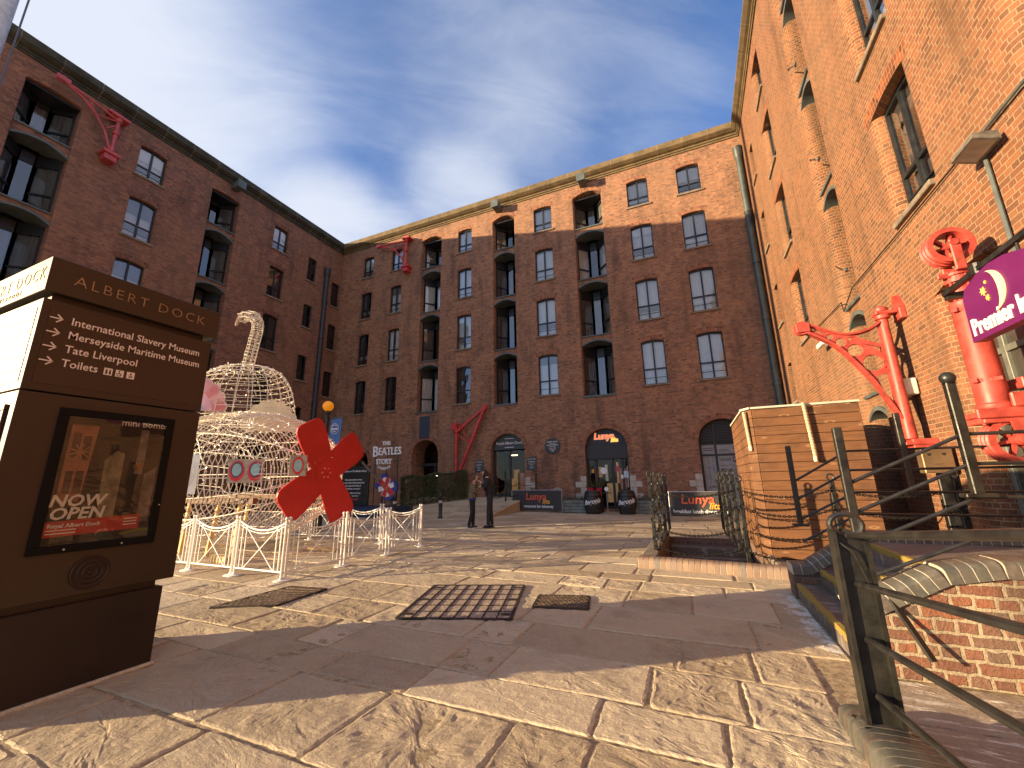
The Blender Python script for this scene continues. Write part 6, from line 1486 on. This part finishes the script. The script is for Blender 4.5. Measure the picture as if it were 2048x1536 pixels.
# ------------------------------------------------------------------ people
def skin(name,chains,mt,parent,sub=2,smooth=True):
    # chains: lists of (x,y,z,r); points given more than once are joined
    vs=[];rs=[];es=[];idx={}
    def vi(p):
        k=(round(p[0],4),round(p[1],4),round(p[2],4))
        if k not in idx: idx[k]=len(vs); vs.append(p[:3]); rs.append(p[3])
        return idx[k]
    for ch in chains:
        ids=[vi(p) for p in ch]; es+=[(a,b) for a,b in zip(ids,ids[1:]) if a!=b]
    me=bpy.data.meshes.new(name); me.from_pydata(vs,es,[]); o=bpy.data.objects.new(name,me); COL.objects.link(o)
    md=o.modifiers.new('s','SKIN'); md.use_smooth_shade=True
    for i,s in enumerate(me.skin_vertices[0].data):
        r=rs[i]; s.radius=(r if isinstance(r,tuple) else (r,r)); s.use_root=(i==0)
    md=o.modifiers.new('u','SUBSURF'); md.levels=md.render_levels=sub
    dg=bpy.context.evaluated_depsgraph_get(); ev=o.evaluated_get(dg); m2=bpy.data.meshes.new_from_object(ev)
    bpy.data.objects.remove(o); bpy.data.meshes.remove(me)
    m2.materials.clear(); m2.materials.append(mt); m2.name=name
    for p in m2.polygons: p.use_smooth=True; p.material_index=0
    q=bpy.data.objects.new(name,m2); COL.objects.link(q); q.parent=parent; return q
def hand(root,d,out,curl,side):
    # palm from the wrist, four fingers and a thumb that leaves the side of the palm
    d=Vector(d).normalized(); up_=Vector(out).normalized(); s=d.cross(up_).normalized()*side; r=Vector(root); ch=[]
    palm=r+d*.055
    for k,(o_,l) in enumerate(((-.027,.066),(-.009,.076),(.009,.072),(.026,.056))):
        b=palm+s*o_+d*.028; p=[(*palm,.020),(*b,.0095)]; q=b; dd=d.copy()
        for j in range(3):
            dd=(dd-up_*curl*(.35+.25*j)).normalized(); q=q+dd*l*(.45,.32,.25)[j]; p.append((*q,.0085-.001*j))
        ch.append(p)
    b=r+d*.025-s*.03; q=b+(d*.7-s*.6-up_*.2).normalized()*.032; e=q+(d*.85-s*.1-up_*.3).normalized()*.028
    ch.append([(*(r+d*.02),.022),(*b,.014),(*q,.0105),(*e,.009)])
    return [[(*r,.021),(*(r+d*.02),.022),(*palm,.020)]]+ch
def person(label,loc,rz,h,cloth):
    # faces +x; h scales a 1.70 m figure
    t=thing('person',label,'person',loc,rz,None); k=h/1.70
    S=lambda ch:[[(x*k,y*k,z*k,(tuple(q*k for q in r) if isinstance(r,tuple) else r*k)) for x,y,z,r in c] for c in ch]
    A=cloth
    pel=(0,0,.93,(.115,.15)); wa=(.0,0,1.08,(.10,.13)); chs=(A['lean']*.6,0,1.30,(.115,.155)); nb=(A['lean'],0,1.44,(.065,.075)); nk=(A['lean']+.02,0,1.50,(.05,.052)); 
    hx=A['lean']+.055+A['nod']*.5
    hd1=(hx-.01,0,1.575,(.075,.062)); hd2=(hx+.005,0,1.645,(.088,.072)); hd3=(hx-.005,0,1.695,(.07,.058))
    body=[[pel,wa,chs,nb,nk,hd1,hd2,hd3]]
    legs=[];sh=[]
    for s,(fx,kx) in ((1,A['legs'][0]),(-1,A['legs'][1])):
        hp=(.0,s*.085,.88,.085); kn=(kx,s*.075,.49,.056); an=(fx,s*.07,.10,.042); toe=(fx+.13,s*.08,.035,.034)
        body.append([pel,hp,kn,an,(fx+.03,s*.072,.05,.04),toe])
        legs.append([(.0,0,.95,(.125,.16)),(.0,s*.088,.86,.098),(kx*.5,s*.082,.68,.08),(kx,s*.077,.49,.067),((kx+fx)/2,s*.074,.3,.062),(fx,s*.07,.13,.056),(fx+.005,s*.07,.065,.055)])
        sh.append([(fx-.045,s*.07,.045,.04),(fx,s*.071,.062,.047),(fx+.07,s*.075,.045,.042),(fx+.145,s*.08,.032,.032)])
    sl=[]
    for s,(el,wr,d,cu) in ((1,A['arms'][0]),(-1,A['arms'][1])):
        sho=(A['lean']*.9,s*.165,1.40,.058)
        body.append([nb,sho,(*el,.042),(*wr,.027)])
        for c in hand(wr,d,(0,0,1) if cu>0 else (0,s,0),abs(cu),s): body.append(c)
        sl.append([chs,(A['lean']*.85,s*.15,1.40,.085),((sho[0]+el[0])/2,(sho[1]+el[1])/2,(sho[2]+el[2])/2,.078),(*el,.07),((el[0]*.3+wr[0]*.7),(el[1]*.3+wr[1]*.7),(el[2]*.3+wr[2]*.7),.052)])
    bd=skin('body',S(body),mat('light_skin',(.58,.34,.26),.5,var=.06,spec=.3),t)
    skin('trousers',S([[(0,0,1.0,(.13,.165)),(0,0,.95,(.13,.165))]]+legs),A['mtr'],t)
    z0=A['hem']
    skin('jacket',S([[(0,0,z0,(.15*A['puff'],.18*A['puff'])),(0,0,z0+.12,(.155*A['puff'],.185*A['puff'])),(A['lean']*.3,0,1.18,(.15*A['puff'],.185*A['puff'])),(chs[0],0,1.30,(.14*A['puff'],.185*A['puff'])),(A['lean']*.95,0,1.42,(.085,.11)),(A['lean']+.01,0,1.475,(.07,.075))]]+sl),A['mjk'],t)
    if A.get('under'): skin('sweater_hem',S([[(0,0,z0-.10,(.137,.165)),(0,0,z0-.02,(.142,.172)),(0,0,z0+.06,(.142,.172))]]),A['under'],t)
    for c in sh:
        o=skin('shoe',S([c]),A['msh'],t)
        m=MB(); q=[(x*k,y*k) for x,y,_,_ in c]
        m.bbox(q[0][0]-.04*k,q[-1][0]+.035*k,q[0][1]-.042*k,q[0][1]+.05*k,.0,.022*k,.008); m.build('sole',A['msole'],o)
    # face
    m=MB(); m.sphere(((hx+.085)*k,0,1.632*k),.016*k,8,6,1.3); m.build('nose',mat('light_skin',(.58,.34,.26)),bd,smooth=True)
    m=MB(); 
    for s in(-1,1): m.sphere(((hx+.073)*k,s*.032*k,1.655*k),.012*k,8,6)
    m.build('eyes',mat('dark_eye',(.03,.02,.02),.2),bd)
    m=MB(); m.bar(((hx+.078)*k,-.022*k,1.588*k),((hx+.078)*k,.022*k,1.588*k),.012*k,.012*k); m.build('mouth',mat('lips',(.42,.14,.13),.4),bd)
    m=MB()
    for s in(-1,1): m.sphere(((hx-.005)*k,s*.078*k,1.635*k),.022*k,8,6,1.4)
    m.build('ears',mat('light_skin',(.58,.34,.26)),bd,smooth=True)
    skin('hair',S(A['hair'](hx)),A['mhair'],t)
    if A.get('pony'): skin('hair_bun',S(A['pony'](hx)),A['mhair'],t)
    return t
def puffer():
    M=bpy.data.materials.new('olive_puffer_fabric'); M.use_nodes=True; g=NT(M.node_tree); g.n.clear()
    tc=g.a('ShaderNodeTexCoord').outputs['Object']; w=g.a('ShaderNodeTexWave',{'Vector':tc,'Scale':4.2,'Distortion':1.2,'Detail':2.},bands_direction='Z').outputs['Fac']
    c=g.mix(w,(.10,.084,.045),(.14,.117,.062)); b=g.a('ShaderNodeBsdfPrincipled',{'Base Color':c,'Roughness':.33}); bp=g.a('ShaderNodeBump',{'Height':w,'Strength':.7,'Distance':.02}); g.l.new(bp.outputs[0],b.inputs['Normal'])
    o=g.a('ShaderNodeOutputMaterial'); g.l.new(b.outputs[0],o.inputs[0]); return M
fb=mat('black_cotton',(.014,.014,.016),.85,var=.3,scale=12); fj=mat('dark_denim',(.018,.020,.028),.8,var=.35,scale=10)
long_hair=lambda hx:[[(hx+.01,0,1.72,(.088,.076)),(hx-.025,0,1.665,(.105,.096)),(hx-.06,0,1.58,(.082,.102)),(hx-.08,0,1.48,(.068,.112)),(hx-.10,0,1.38,(.055,.11)),(hx-.10,0,1.28,(.035,.08))]]
short_hair=lambda hx:[[(hx+.01,0,1.715,(.086,.076)),(hx-.025,0,1.665,(.10,.094)),(hx-.05,0,1.60,(.078,.092)),(hx-.065,0,1.54,(.06,.082)),(hx-.10,0,1.46,(.055,.085)),(hx-.11,0,1.38,(.035,.07))]]
bun=lambda hx:[[(hx-.09,0,1.73,.06),(hx-.13,0,1.755,.055),(hx-.16,0,1.71,.04)]]
rzp=.42
person('person in olive puffer jacket, blue hem showing, dark leggings, hair in a bun',(-6.40,11.52,0),rzp,1.60,
  dict(lean=.06,nod=.05,legs=[(.02,.03),(-.10,.0)],arms=[((.10,.24,1.16),(.27,.14,1.33),(1,-.3,.4),.6),((.08,-.22,1.14),(.30,-.06,1.36),(1,.2,.35),.6)],
  hem=.93,puff=1.1,mtr=fb,mjk=puffer(),under=mat('bright_blue_knit',(.03,.10,.55),.8,var=.15),msh=mat('black_trainer',(.02,.02,.02),.6),msole=mat('white_sole',(.7,.68,.64),.6),hair=short_hair,pony=bun,mhair=mat('brown_hair',(.085,.042,.025),.5,var=.4,scale=18)))
person('person all in black with long dark hair, head bent towards the other',(-5.94,11.82,0),rzp+pi,1.74,
  dict(lean=.09,nod=.1,legs=[(.05,.04),(-.06,-.02)],arms=[((.14,.22,1.14),(.30,.06,1.36),(1,-.4,.5),.7),((.10,-.23,1.12),(.26,-.10,1.10),(1,.3,.1),.5)],
  hem=.88,puff=1.0,mtr=fj,mjk=fb,msh=mat('black_boot',(.012,.012,.012),.45),msole=mat('black_sole',(.02,.02,.02),.7),hair=long_hair,mhair=mat('near_black_hair',(.016,.011,.010),.4,var=.3,scale=18)))
t=thing('mobile_phone','small black phone held up between the two people','phone',(-6.13,11.70,1.325),rzp)
m=MB(); m.bbox(-.008,.008,-.036,.036,-.07,.07,.005); m.build('case',M_black,t)
